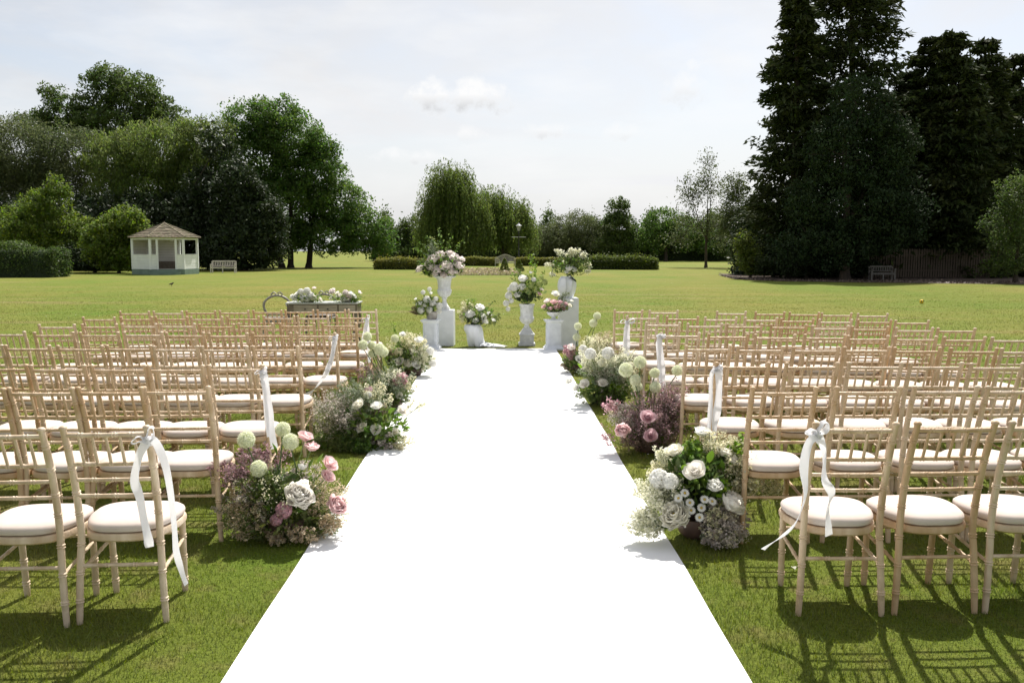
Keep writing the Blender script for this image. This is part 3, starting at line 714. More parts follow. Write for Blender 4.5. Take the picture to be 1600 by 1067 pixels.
# ================================================================== SUMMERHOUSE
def build_summerhouse():
    D = 64.3; c = on_y(258.5, 400, D); c.z = 0; Rr = 48 / F * D
    t = thing('summerhouse', c, 'white hexagonal summerhouse with shingled roof and green base on the lawn edge', 'summerhouse')
    th = [R(-96.6 + 60 * k) for k in range(6)]        # corner 0 faces the camera
    P = [Vector((math.cos(a) * Rr, math.sin(a) * Rr, 0)) for a in th]
    hexp = [(p.x * 1.015, p.y * 1.015) for p in P]
    MB().prism(hexp, 0, .36).obj('plinth', 'paint_green', t)
    MB().prism([(p.x * .95, p.y * .95) for p in P], .362, .40).obj('floor', 'stone', t)
    def face(i): return P[i], P[(i + 1) % 6]
    def panel(mb, i, f0, f1, z0, z1, th_=.05, ins=.0):
        a, b = face(i); e = (b - a); M = Matrix.Translation(a.lerp(b, f0)) @ Matrix.Rotation(math.atan2(e.y, e.x), 4, 'Z')
        mb.box(0, e.length * (f1 - f0), .02 + ins, .02 + ins + th_, z0, z1, M); return mb
    EZ = 2.58
    def boards(i, f0, f1, z0, z1, mat):
        k = max(1, round((z1 - z0) / .19)); h = (z1 - z0) / k
        for j in range(k): panel(MB(), i, f0, f1, z0 + j * h + .004, z0 + (j + 1) * h - .004, .05, .004 * (j % 2)).obj('wall_board', mat, t)
    # face 5: corner 5 -> corner 0 (wide wall seen from the aisle); face 0: corner 0 -> 1 with the door opening
    boards(5, .03, .97, .38, 1.36, 'paint_white')
    boards(0, .03, .21, .38, 1.36, 'paint_white'); boards(0, .77, .97, .38, 1.36, 'paint_white')
    boards(1, .03, .97, .38, 1.36, 'paint_white')
    boards(2, .03, .97, .38, 1.36, 'paint_white')
    boards(3, .03, .97, .38, 2.50, 'paint_in'); boards(4, .03, .97, .38, 2.50, 'paint_in')
    for i, f0, f1 in ((5, .02, .98), (0, .02, .22), (0, .76, .98), (1, .02, .98), (2, .02, .98)):
        panel(MB(), i, f0, f1, 1.365, 1.41, .12, -.035).obj('cap_rail', 'paint_white', t)
    def post(p, w=.075, z0=.37):
        MB().box(p.x - w, p.x + w, p.y - w, p.y + w, z0, EZ - .02).obj('post', 'paint_white', t)
    for p in P: post(p * .975)
    a, b = face(0)
    for f in (.21, .77): post(a.lerp(b, f) * .985, .06)
    # wall plates
    for i in range(6):
        panel(MB(), i, .0, 1.0, EZ - .16, EZ - .01, .09, -.02).obj('wall_plate', 'paint_white', t)
    # roof: six slopes, each laid in courses of shingles
    apex = Vector((0, 0, 3.55)); E = [Vector((p.x * 1.10, p.y * 1.10, EZ - .03)) for p in P]
    rng = np.random.default_rng(4)
    roof = MB().add([*E, apex, Vector((0, 0, EZ - .03))], [(i, (i + 1) % 6, 6) for i in range(6)] + [((i + 1) % 6, i, 7) for i in range(6)]).obj('roof', 'shingle', t)
    me_cache = {}
    nc = 9
    for i in range(6):
        a, b = E[i], E[(i + 1) % 6]; nrm = (b - a).cross(apex - a).normalized()
        mb = {'shingle': MB(), 'shingle_moss': MB()}
        for r in range(nc):
            f0 = r / nc; f1 = min(1, (r + 1.25) / nc)
            A0, B0 = a.lerp(apex, f0), b.lerp(apex, f0); A1, B1 = a.lerp(apex, f1), b.lerp(apex, f1)
            k = max(1, int((B0 - A0).length / .22))
            for s in range(k):
                s0 = s / k + .004; s1 = (s + 1) / k - .004; up = nrm * (.055 + rng.uniform(0, .02)); up2 = nrm * .012
                jit = rng.uniform(-.02, .02)
                q = [A0.lerp(B0, s0) + up, A0.lerp(B0, s1) + up, A1.lerp(B1, s1) + up2, A1.lerp(B1, s0) + up2]
                q0 = [p - nrm * .022 for p in q]
                mb['shingle' if rng.random() < .6 else 'shingle_moss'].add(q + q0, [(0, 1, 2, 3), (0, 4, 5, 1), (1, 5, 6, 2), (3, 7, 4, 0), (2, 6, 7, 3)])
        for mname, m in mb.items():
            if m.f: setp(m.obj('shingle_courses', mname, roof), kind='stuff')
    for i in range(6):
        MB().tube([E[i] + Vector((0, 0, .05)), apex + Vector((0, 0, .06))], .05, 5).obj('hip_ridge', 'shingle_moss', roof)
    MB().lathe([(.1, 0), (.12, .05), (.04, .12), (.02, .18)], 8, (0, 0, 3.55)).obj('finial', 'shingle', roof)
    # bench inside and steps
    MB().box(-.9, .9, .3, .7, .85, .90).obj('inner_seat', 'desk_dark', t)
    MB().box(-.9, .9, .3, .34, .40, .85).obj('inner_seat_front', 'desk_dark', t)
    a, b = face(0); e = b - a; mid = a.lerp(b, .42); M = Matrix.Translation(mid) @ Matrix.Rotation(math.atan2(e.y, e.x), 4, 'Z')
    MB().box(-1.0, 1.0, -.55, -.05, 0, .17, M).obj('step', 'paint_green', t)
    MB().box(-.8, .8, -.30, -.05, .172, .33, M).obj('step', 'paint_green', t)
build_summerhouse()

# ================================================================== BENCHES, LAMP, FENCE
def bench(loc, rz, w, label, arch=False, mat='teak_grey', h=.92):
    t = thing('garden_bench', loc, label, 'bench', rz=rz)
    x = w / 2
    for sx in (-1, 1):
        MB().box(sx * x - .035, sx * x + .035, -.30, -.23, 0, .62).obj('leg', mat, t)
        MB().box(sx * x - .035, sx * x + .035, .20, .27, 0, h - .04 if not arch else h - .18).obj('leg', mat, t)
        MB().box(sx * x - .045, sx * x + .045, -.34, .198, .622, .66).obj('armrest', mat, t)
        MB().box(sx * x - .025, sx * x + .025, -.228, .198, .34, .40).obj('side_rail', mat, t)
    MB().box(-.035, .035, -.30, -.23, 0, .40).obj('leg', mat, t)
    MB().box(-x + .037, x - .037, -.29, -.25, .33, .40).obj('front_rail', mat, t)
    for k in range(5):
        MB().box(-x + .037, x - .037, -.31 + k * .105, -.225 + k * .105, .402, .43).obj('seat_slat', mat, t)
    MB().box(-x + .037, x - .037, .215, .255, .50, .55).obj('back_rail', mat, t)
    n = int(w / .13)
    def top(u): return (h - .20 + .30 * max(0, math.cos(u * math.pi * .62)) ** 1.0 if arch else h - .09)
    for k in range(n):
        u = -1 + 2 * (k + .5) / n
        MB().box(u * (x - .06) - .025, u * (x - .06) + .025, .225, .245, .552, top(u)).obj('back_slat', mat, t)
    if arch:
        pts = [(u * (x - .035), .235, top(u) + .03) for u in np.linspace(-1, 1, 15)]
        mb = MB()
        for a, b in zip(pts[:-1], pts[1:]):
            mb.add([(a[0], .205, a[2] - .035), (b[0], .205, b[2] - .035), (b[0], .205, b[2] + .045), (a[0], .205, a[2] + .045), (a[0], .265, a[2] - .035), (b[0], .265, b[2] - .035), (b[0], .265, b[2] + .045), (a[0], .265, a[2] + .045)],
                   [(0, 1, 2, 3), (5, 4, 7, 6), (3, 2, 6, 7), (1, 0, 4, 5)])
        mb.obj('arched_top_rail', mat, t)
    else: MB().box(-x + .037, x - .037, .205, .262, h - .088, h).obj('top_rail', mat, t)
    return t
bench(on_z(347.5, 426.5) + Vector((0, .3, 0)), R(4), 1.75, 'plain pale slatted bench beside the summerhouse under the yew')
bench(on_z(789.5, 416.5) + Vector((0, .3, 0)), 0, 2.1, 'ornate wooden bench with arched back between the golden hedges', True, h=1.12)
bench(on_z(1381, 438.5) + Vector((0, .3, 0)), R(-6), 1.25, 'weathered bench in deep shade before the wooden fence', mat='teak_shaded', h=.82)
def build_lamp():
    p = on_z(810.5, 413.5); p.z = 0
    t = thing('lamp_post', p, 'black lamp post with pale lantern behind the ornate bench', 'lamp post')
    H = 1.65 + (392 - 349) / F * p.y; b = H - .95
    MB().lathe([(.22, 0), (.22, .25), (.12, .32), (.10, 1.0), (.13, 1.05), (.075, 1.15), (.06, b - .3), (.09, b - .26), (.06, b - .2), (.05, b)], 12).obj('post', 'iron', t, True)
    MB().tube([(-.85, 0, b - .75), (.85, 0, b - .75)], .035, 6).obj('ladder_bar', 'lamp_white', t)
    la = MB().lathe([(.13, b + .002), (.16, b + .05), (.27, b + .55)], 6).obj('lantern', 'lamp_white', t)
    for k in range(6):
        a = 2 * math.pi * k / 6
        MB().tube([(.165 * math.cos(a), .165 * math.sin(a), b + .04), (.285 * math.cos(a), .285 * math.sin(a), b + .56)], .018, 4).obj('glazing_bar', 'iron', la)
    MB().lathe([(.34, b + .56), (.36, b + .60), (.16, b + .78), (.10, b + .82), (.05, b + .92), (.01, b + .98)], 12).obj('lantern_roof', 'lamp_white', t, True)
build_lamp()
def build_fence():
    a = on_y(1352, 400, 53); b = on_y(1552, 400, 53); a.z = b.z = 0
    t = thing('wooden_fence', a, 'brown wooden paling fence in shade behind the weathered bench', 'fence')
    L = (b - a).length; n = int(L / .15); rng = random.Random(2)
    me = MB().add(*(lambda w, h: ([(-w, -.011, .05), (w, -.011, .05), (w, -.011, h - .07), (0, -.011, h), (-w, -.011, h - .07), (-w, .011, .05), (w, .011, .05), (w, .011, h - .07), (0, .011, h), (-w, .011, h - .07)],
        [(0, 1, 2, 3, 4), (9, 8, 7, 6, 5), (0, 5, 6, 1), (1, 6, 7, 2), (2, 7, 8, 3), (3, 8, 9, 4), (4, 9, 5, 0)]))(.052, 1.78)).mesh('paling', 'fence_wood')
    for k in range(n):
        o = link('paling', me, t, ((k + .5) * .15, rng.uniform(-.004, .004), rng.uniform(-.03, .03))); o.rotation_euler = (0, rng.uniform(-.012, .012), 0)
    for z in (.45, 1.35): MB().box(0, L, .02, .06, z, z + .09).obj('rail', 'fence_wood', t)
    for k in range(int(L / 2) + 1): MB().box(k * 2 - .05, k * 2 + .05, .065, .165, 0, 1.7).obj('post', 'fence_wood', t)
build_fence()

# ================================================================== CHAIRS
def node_tube(mb, pts, r, seg=8, nodes=(), end=.85, r_end=None, extra=24):
    """bamboo-turned pole: a tube with paired raised rings at the given fractions"""
    pts = [Vector(p) for p in pts]
    # arc-length resample through a smooth curve
    def at(t):
        n = len(pts) - 1; i = min(int(t * n), n - 1); f = t * n - i
        if n < 2: return pts[0].lerp(pts[1], t)
        p0 = pts[max(i - 1, 0)]; p1 = pts[i]; p2 = pts[i + 1]; p3 = pts[min(i + 2, n)]
        return .5 * ((2 * p1) + (p2 - p0) * f + (2 * p0 - 5 * p1 + 4 * p2 - p3) * f * f + (-p0 + 3 * p1 - 3 * p2 + p3) * f ** 3)
    ts = {0.0: None, 1.0: None}
    for k in range(1, extra): ts[k / extra] = None
    ln = sum((b - a).length for a, b in zip(pts[:-1], pts[1:]))
    prof = []
    for t in ts: prof.append((t, 1.0))
    for nd in nodes:
        for sgn in (-1, 1):
            c = nd + sgn * .0062 / ln
            prof += [(c - .0050 / ln, .95), (c, 1.24), (c + .0050 / ln, .94)]
    prof = sorted([p for p in prof if 0 <= p[0] <= 1])
    rr = lambda t: r * (end + (1 - end) * min(1, min(t, 1 - t) / .12)) if r_end is None else r * (1 + (r_end - 1) * t)
    mb.tube([at(t) for t, _ in prof], [rr(t) * s for t, s in prof], seg)
def seat_outline(s=1.0, n=28, sy=1.0):
    out = []
    for k in range(n):
        a = 2 * math.pi * k / n; c, s_ = math.cos(a), math.sin(a); e = .62
        x = math.copysign(abs(c) ** e, c); y = math.copysign(abs(s_) ** e, s_)
        w = .205 + .012 * y - .012 * (y < 0) * abs(y)
        out.append((x * (w if y > 0 else w - .02 * abs(y)) * s, (y * .205 * sy * s) + .01))
    return out
def build_chair_proto():
    parts = []   # (name, mesh, loc, parent index)
    PO = {}
    def backpt(sx, z):    # centre of a back post at height z
        if z < .40: f = z / .40; return Vector((sx * (.188 - .018 * f), -.185 + .02 * f * f, z))
        f = (z - .40) / .51; return Vector((sx * (.170 + .003 * f), -.165 - .035 * f - .095 * f * f, z))
    for sx in (-1, 1):
        mb = MB(); zs = [0, .1, .2, .3, .4, .5, .6, .7, .8, .9]
        node_tube(mb, [backpt(sx, z) for z in zs], .0160, 9, (.12, .26, .40, .56, .665, .80, .915), .82)
        top = backpt(sx, .9)
        mb.lathe([(.0145, -.004), (.0175, .002), (.0165, .008), (.010, .0135), (.002, .015)], 9, tuple(top))
        parts.append(('back_post', mb.mesh('back_post', 'wood', True)))
        mb = MB(); node_tube(mb, [(sx * .163, .185, 0), (sx * .166, .172, .2), (sx * .168, .160, .385)], .0155, 9, (.2, .45, .70), .85)
        parts.append(('front_leg', mb.mesh('front_leg', 'wood', True)))
        mb = MB(); node_tube(mb, [(sx * .172, .165, .275), (sx * .179, -.165, .235)], .0085, 7, (.33, .67), .9, extra=6)
        parts.append(('side_stretcher', mb.mesh('side_stretcher', 'wood', True)))
    def rail(z, r, nodes, name, bow=.0):
        a = backpt(-1, z); b = backpt(1, z); mid = a.lerp(b, .5) + Vector((0, -bow, 0))
        mb = MB(); node_tube(mb, [a, a.lerp(b, .25) + Vector((0, -bow * .75, 0)), mid, a.lerp(b, .75) + Vector((0, -bow * .75, 0)), b], r, 8, nodes, .95, extra=12)
        parts.append((name, mb.mesh(name, 'wood', True)))
    rail(.872, .0105, (.2, .4, .6, .8), 'top_rail', .010)
    rail(.735, .0095, (.17, .33, .5, .67, .83), 'back_rail', .008)
    rail(.660, .0090, (.25, .5, .75), 'back_rail', .006)
    rail(.585, .0090, (.25, .5, .75), 'back_rail', .005)
    rail(.265, .0090, (.33, .67), 'back_stretcher')
    mb = MB(); node_tube(mb, [(-.172, .165, .30), (.172, .165, .30)], .0088, 7, (.33, .67), .95, extra=6)
    parts.append(('front_stretcher', mb.mesh('front_stretcher', 'wood', True)))
    for k in range(5):
        f = (k + 1) / 6; a = backpt(-1, .735).lerp(backpt(1, .735), f); b = backpt(-1, .872).lerp(backpt(1, .872), f)
        bw = math.sin(math.pi * f); a.y -= .008 * bw; b.y -= .010 * bw
        mb = MB(); node_tube(mb, [a, b], .0068, 7, (.5,), .95, extra=5)
        parts.append(('spindle', mb.mesh('spindle', 'wood', True)))
    # seat frame: rounded ring-edged board
    mb = MB(); n = 28; vs = []; fs = []
    levels = [(.955, .372), (1.0, .380), (1.005, .398), (.985, .408), (.93, .409)]
    for s, z in levels: vs += [(x, y, z) for x, y in seat_outline(s, n)]
    for l in range(len(levels) - 1):
        for k in range(n): fs.append((l * n + k, l * n + (k + 1) % n, (l + 1) * n + (k + 1) % n, (l + 1) * n + k))
    fs += [tuple(reversed(range(n))), tuple((len(levels) - 1) * n + k for k in range(n))]
    parts.append(('seat_frame', mb.add(vs, fs).mesh('seat_frame', 'wood', True)))
    mb = MB(); vs = []; fs = []
    levels = [(.90, .4105), (.955, .416), (.975, .428), (.965, .440), (.90, .451), (.75, .459), (.5, .464), (.2, .466)]
    for s, z in levels: vs += [(x, y, z) for x, y in seat_outline(s, n)]
    for l in range(len(levels) - 1):
        for k in range(n): fs.append((l * n + k, l * n + (k + 1) % n, (l + 1) * n + (k + 1) % n, (l + 1) * n + k))
    fs += [tuple(reversed(range(n))), tuple((len(levels) - 1) * n + k for k in range(n))]
    parts.append(('cushion', mb.add(vs, fs).mesh('cushion', 'cushion', True)))
    return parts, backpt
CHAIR_PARTS, BACKPT = build_chair_proto()
ORD = ['first', 'second', 'third', 'fourth', 'fifth', 'sixth', 'seventh', 'eighth', 'ninth']
CH_RNG = random.Random(12)
AISLE = {}
def place_chair(xl, xr, py, slope, side, row_from_altar, seat):
    mid = (xl + xr) / 2; top = on_z(mid, py, .905)
    rz = max(-R(3), min(R(3), slope * .4)) + R(CH_RNG.uniform(-2.5, 2.5))
    off = Matrix.Rotation(rz, 3, 'Z') @ Vector((0, .292, 0))
    loc = Vector((top.x + off.x, top.y + off.y, 0))
    t = thing('spindle_chair', loc, 'limewashed spindle chair with ivory cushion, %s row from altar, %s from aisle, %s side' % (ORD[row_from_altar - 1], ORD[seat - 1], side), 'chair',
              'limewashed chairs in rows beside the aisle', rz)
    wv = CH_RNG.choice(['wood', 'wood', 'wood_pale', 'wood_warm'])
    for nm, me in CHAIR_PARTS:
        o = link(nm, me, t)
        if nm != 'cushion' and wv != 'wood': o.material_slots[0].link = 'OBJECT'; o.material_slots[0].material = MATS[wv]
        if nm == 'cushion': o.rotation_euler = (0, 0, R(CH_RNG.uniform(-2, 2)))
    if seat == 1: AISLE[(side, row_from_altar)] = (t, loc, rz)
LEFT = [  # row nearest the camera first: (y inner, y outer), pairs from the aisle outwards
    ((668, 672), [(99.5, 228), (-66, 63)]),
    ((605.5, 608), [(227, 323), (124, 218), (16, 110), (-95, 4)]),
    ((572, 571), [(327, 408), (236, 313), (144, 226), (50, 129), (-42, 40)]),
    ((541.5, 540), [(395, 465), (316, 385), (240, 308), (169, 233), (91, 158), (11, 74), (-66, 4)]),
    ((521, 519), [(464, 523), (394, 454), (327, 385), (259, 318), (193, 253), (124, 185), (54, 113), (-22, 38)]),
    ((505.5, 507.5), [(503, 557), (437, 491), (372, 426), (311, 365), (250, 304), (191, 243), (129, 181), (62, 115)]),
    ((493.5, 496.5), [(526, 574), (465, 512), (412, 459), (356, 403), (299, 346), (243, 292), (188, 237), (130, 178)]),
    ((484.5, 487), [(544, 588), (496, 539), (446, 489), (396, 439), (343, 388), (292, 335), (240, 284), (188, 232)]),
]
RIGHT = [
    ((662, 658), [(1277, 1398), (1436, 1554), (1583, 1703), (1735, 1850)]),
    ((606.5, 603.5), [(1178, 1274), (1310, 1405), (1432, 1525), (1546, 1638), (1660, 1750)]),
    ((567.5, 568.5), [(1118, 1203), (1230, 1309), (1328, 1408), (1425, 1502), (1519, 1598), (1616, 1694)]),
    ((541.5, 545), [(1072, 1142), (1153, 1224), (1242, 1309), (1323, 1387), (1401, 1467), (1490, 1555), (1570, 1635)]),
    ((521, 528), [(1034, 1092), (1108, 1168), (1182, 1241), (1260, 1319), (1328, 1386), (1403, 1460), (1480, 1536), (1555, 1611)]),
    ((504.5, 513.5), [(1009, 1063), (1075, 1128), (1137, 1190), (1206, 1259), (1274, 1322), (1334, 1386), (1404, 1455), (1469, 1521)]),
    ((494, 501.5), [(978, 1029), (1042, 1091), (1103, 1150), (1166, 1213), (1222, 1270), (1283, 1329), (1344, 1390), (1402, 1449)]),
    ((485, 490.5), [(960, 1004), (1015, 1059), (1121, 1165), (1182, 1225), (1236, 1278), (1287, 1328), (1343, 1385)]),
]
for side, rows in (('summerhouse', LEFT), ('conifer', RIGHT)):
    for ri, ((y0, y1), pairs) in enumerate(rows):
        n = len(pairs); a = on_z(sum(pairs[0]) / 2, y0, .905); b = on_z(sum(pairs[-1]) / 2, y1, .905)
        sl = math.atan2(b.y - a.y, b.x - a.x) if side == 'conifer' else math.atan2(a.y - b.y, a.x - b.x)
        for k, (xl, xr) in enumerate(pairs):
            f = k / max(1, n - 1)
            place_chair(xl, xr, y0 + (y1 - y0) * f + CH_RNG.uniform(-.5, .5), sl * .8, side, 8 - ri, k + 1)

# ------------------------------------------------------------------ ribbons
def strip(mb, pts, width_dir, w, th=.0012):
    pts = [Vector(p) for p in pts]; n = len(pts); vs = []
    # smooth
    def at(t):
        m = n - 1; i = min(int(t * m), m - 1); f = t * m - i
        p0 = pts[max(i - 1, 0)]; p1 = pts[i]; p2 = pts[i + 1]; p3 = pts[min(i + 2, m)]
        return .5 * ((2 * p1) + (p2 - p0) * f + (2 * p0 - 5 * p1 + 4 * p2 - p3) * f * f + (-p0 + 3 * p1 - 3 * p2 + p3) * f ** 3)
    K = (n - 1) * 6
    Q = [at(i / K) for i in range(K + 1)]
    wd = [Vector(d).normalized() for d in (width_dir if isinstance(width_dir, list) else [width_dir, width_dir])]
    ww = w if isinstance(w, (list, tuple)) else (w, w)
    for i, p in enumerate(Q):
        f = i / K; g = f * (len(wd) - 1); j = min(int(g), len(wd) - 2); d = wd[j].lerp(wd[j + 1], g - j).normalized()
        t = (Q[min(i + 1, K)] - Q[max(i - 1, 0)]).normalized(); d = (d - t * d.dot(t)).normalized(); nn = t.cross(d)
        h = .5 * (ww[0] + (ww[1] - ww[0]) * f) * (1 - .22 * abs(math.sin(f * 7.3 + len(pts))))
        tw = .55 * math.sin(f * 6.1 + n) * min(1, f * 4); d = (d * math.cos(tw) + nn * math.sin(tw)); nn = t.cross(d)
        p = p + nn * .004 * math.sin(f * 17 + n)
        vs += [p - d * h - nn * th, p + d * h - nn * th, p + d * h + nn * th, p - d * h + nn * th]
    fs = []
    for i in range(K):
        for k in range(4): k2 = (k + 1) % 4; fs.append((i * 4 + k, i * 4 + k2, i * 4 + 4 + k2, i * 4 + 4 + k))
    fs += [(3, 2, 1, 0), (K * 4, K * 4 + 1, K * 4 + 2, K * 4 + 3)]
    mb.add(vs, fs)
def ribbon(side, row, sx, label, tails, z=.845, loops=1.0, flip=1, wdir=None):
    t, loc, rz = AISLE[(side, row)]
    M = Matrix.Translation(loc) @ Matrix.Rotation(rz, 4, 'Z')
    p = M @ BACKPT(sx, z)
    r = thing('bow_ribbon', p, label, 'ribbon', 'white ribbon bows on the aisle chairs', rz)
    mb = MB()   # band wrapped round the post
    mb.lathe([(.0205, -.024), (.0225, -.012), (.0215, 0), (.0228, .012), (.0205, .024)], 12); mb.obj('band', 'ribbon', r, True)
    mb = MB(); mb.lathe([(.004, -.020), (.016, -.014), (.020, 0), (.016, .014), (.004, .020)], 10, (flip * .004, -.030, .004)); mb.obj('knot', 'ribbon', r, True)
    hr = random.Random(row * 7 + sx)
    for s in (-1, 1):
        k = loops * hr.uniform(.6, .85); lift = hr.uniform(.2, 1.1) if s * flip > 0 else hr.uniform(-.3, .5); dp = hr.uniform(-.01, .012)
        e = Vector((s * (.085 - .035 * abs(lift)) * k, -.046 + dp, .07 * lift * k)); nn = Vector((-e.z, 0, e.x)).normalized() * .020 * k * (1 if e.x > 0 else -1)
        o_ = Vector((flip * .004, -.036, .003))
        mb = MB(); strip(mb, [o_, o_.lerp(e, .4) + nn, o_.lerp(e, .85) + nn * 1.15, o_.lerp(e, 1.08), o_.lerp(e, .85) - nn * .8, o_.lerp(e, .4) - nn * .5, o_], [(.15, .9, .45), (.1, 1, .2), (.2, .9, .3), (.15, .9, .45)], .034)
        mb.obj('loop', 'ribbon', r, True)
    for pts, wd, w in tails:
        mb = MB(); strip(mb, [(flip * .004, -.036, .0)] + [tuple(q) for q in pts], wd, w); mb.obj('tail', 'ribbon', r, True)
X = (1, 0, 0); XY = (.8, .6, 0); YX = (.5, -.85, 0)
ribbon('summerhouse', 1 + 7, 1, 'white satin ribbon bow with a tail reaching the stretcher, on the last row, summerhouse side',
       [([(-.03, -.04, -.06), (-.055, -.035, -.16), (-.035, -.03, -.26), (-.02, -.02, -.40), (-.012, -.01, -.47)], [X, XY, X], .040),
        ([(.03, -.04, .01), (.055, -.015, -.06), (.078, .0, -.20), (.085, .02, -.42), (.09, .05, -.56), (.115, .07, -.67)], [XY, (.6, .8, 0), YX, (.2, 1, 0)], (.040, .030))], .845, 1.0)
ribbon('summerhouse', 6, 1, 'white ribbon hanging straight down the post beside the allium flowers, summerhouse side',
       [([(.02, -.04, -.04), (.035, -.035, -.18), (.05, -.03, -.36), (.065, -.02, -.50)], [X, XY, X], .055),
        ([(.01, -.03, -.06), (.02, -.025, -.2), (.03, -.02, -.42)], [XY, X, XY], .04)], .855, .8)
ribbon('summerhouse', 4, 1, 'white ribbon blown back across the cushion, fourth row from altar, summerhouse side',
       [([(-.01, -.04, -.06), (-.05, -.02, -.22), (-.13, .03, -.38), (-.24, .08, -.50), (-.36, .12, -.56)], [X, (.9, 0, .3), (.6, 0, .7)], (.05, .03)),
        ([(.0, -.035, -.05), (-.03, -.03, -.18), (-.09, .0, -.34)], [X, XY, X], .045)], .86, .8)
ribbon('summerhouse', 2, 1, 'white ribbon bow with tail falling behind alliums, second row from altar, summerhouse side',
       [([(-.01, -.04, -.06), (-.04, -.03, -.2), (-.06, -.02, -.36)], [X, XY, X], .05),
        ([(.0, -.04, -.06), (.02, -.03, -.25), (.015, -.02, -.5)], [XY, X, XY], .05)], .86, .95)
ribbon('conifer', 8, -1, 'white satin ribbon bow with tail swept sideways, on the last row, conifer side',
       [([(-.035, -.045, -.03), (-.055, -.05, -.14), (-.045, -.045, -.27), (-.075, -.04, -.38), (-.15, -.02, -.46), (-.205, .0, -.52)], [X, XY, (.8, .2, .5)], (.042, .045)),
        ([(.03, -.03, -.05), (.045, -.02, -.18), (.085, -.01, -.27), (.075, .02, -.36), (.10, .05, -.47)], [X, YX, XY, X], .044)], .855, 1.0)
ribbon('conifer', 6, -1, 'white ribbon in two straight tails, third row from the back, conifer side',
       [([(-.035, -.04, -.02), (-.04, -.04, -.2), (-.042, -.035, -.40), (-.03, -.03, -.52)], [X, XY, X], .034),
        ([(.01, -.045, -.03), (.012, -.045, -.2), (-.005, -.04, -.36), (-.012, -.035, -.50)], [X, X, XY], .055)], .86, .6)
ribbon('conifer', 4, -1, 'white ribbon with folded top and long tail, fourth row from altar, conifer side',
       [([(-.02, -.04, -.02), (.0, -.04, -.2), (.02, -.035, -.4), (.045, -.02, -.56)], [X, XY, X], .06),
        ([(-.03, -.03, -.06), (-.015, -.03, -.25), (.01, -.02, -.48)], [X, X, XY], .045)], .875, .7)
ribbon('conifer', 2, -1, 'white ribbon tied in a wide bow, second row from altar, conifer side',
       [([(-.01, -.04, -.05), (-.02, -.04, -.25), (.0, -.035, -.52)], [X, XY, X], .055),
        ([(.01, -.04, -.05), (.015, -.04, -.2), (.01, -.035, -.42)], [X, X, XY], .05)], .83, 1.35)

# ================================================================== FLOWERS
BLOOM = {}
def cup_bloom(key, mat, n, ruf, openn, seed, ball=False):
    """rose / peony of unit diameter, opening towards +Z, made of single curved petals"""
    if (key, mat) in BLOOM: return BLOOM[(key, mat)]
    rng = np.random.default_rng(seed); V = []; Fc = []
    nu, nv = 8, 5
    for i in range(n):
        t = (i + .5) / n; ang = i * 2.399 + rng.uniform(-.25, .25)
        Rr = (.07 + .40 * t ** .8) * (1 + rng.normal(0, .05)); half = (1.4 - .50 * t) * rng.uniform(.85, 1.15)
        ztop = (.30 - .26 * openn * t ** 1.5) + rng.normal(0, .03); fl = .10 * t + .05 * rng.random()
        ph = rng.uniform(0, 6.28)
        for b in range(nv):
            v = b / (nv - 1)
            for a in range(nu):
                u = -1 + 2 * a / (nu - 1)
                h = half * (math.sin(math.pi * (.18 + .50 * v)) ** .5); v = (b / (nv - 1)) * (1 - .22 * u ** 4)
                rho = Rr * (v ** .5) + fl * max(0, v - .6) / .4 * (1 + .4 * abs(u))
                if ball: rho = Rr * 1.12 * math.sin(math.pi * (.03 + .58 * v)) ** .8 + .06 * t * max(0, v - .8)
                rho *= 1 + ruf * v * (math.sin(4 * u + ph) * .3 + math.sin(9 * u + 2 * ph) * .14)
                zz = -.28 + (ztop + .28) * v ** (1.0 + .5 * t) - .10 * u * u * v * (.5 + t) - .06 * t * max(0, v - .75) / .25 + ruf * .10 * v * math.sin(5 * u + ph * 2)
                if ball: zz = -.40 + (.34 - .30 * openn * t + .40) * v ** .85 - .07 * u * u * v + ruf * .10 * v * math.sin(6 * u + ph * 2) + .05 * math.sin(ph)
                th = ang + h * u
                V.append((rho * math.cos(th), rho * math.sin(th), zz))
        b0 = i * nu * nv
        for b in range(nv - 1):
            for a in range(nu - 1):
                q = b0 + b * nu + a; Fc.append((q, q + 1, q + nu + 1, q + nu))
    me = mesh_np(key, np.array(V), Fc, mat, True); BLOOM[(key, mat)] = me; return me
def allium_mesh(key, mat, seed, n=420):
    if (key, mat) in BLOOM: return BLOOM[(key, mat)]
    rng = np.random.default_rng(seed); V = []
    i = np.arange(n) + .5; ph = np.arccos(1 - 2 * i / n); th = np.pi * (1 + 5 ** .5) * i
    D = np.stack([np.cos(th) * np.sin(ph), np.sin(th) * np.sin(ph), np.cos(ph)], 1)
    for d in D:
        d = Vector(d); u = d.orthogonal().normalized(); w = d.cross(u); r0 = .40 * rng.uniform(.72, 1.1); a0 = rng.uniform(0, 6.28)
        for k in range(5):
            a = a0 + k * 6.283 / 5; e = u * math.cos(a) + w * math.sin(a); s = u * -math.sin(a) + w * math.cos(a)
            c = d * r0; V += [c, c + e * .055 + s * .024 + d * .03, c + e * .105 + d * (.05 + .05 * rng.random()), c + e * .055 - s * .024 + d * .03]
    me = quads_mesh(key, np.array([tuple(v) for v in V]), mat); BLOOM[(key, mat)] = me; return me
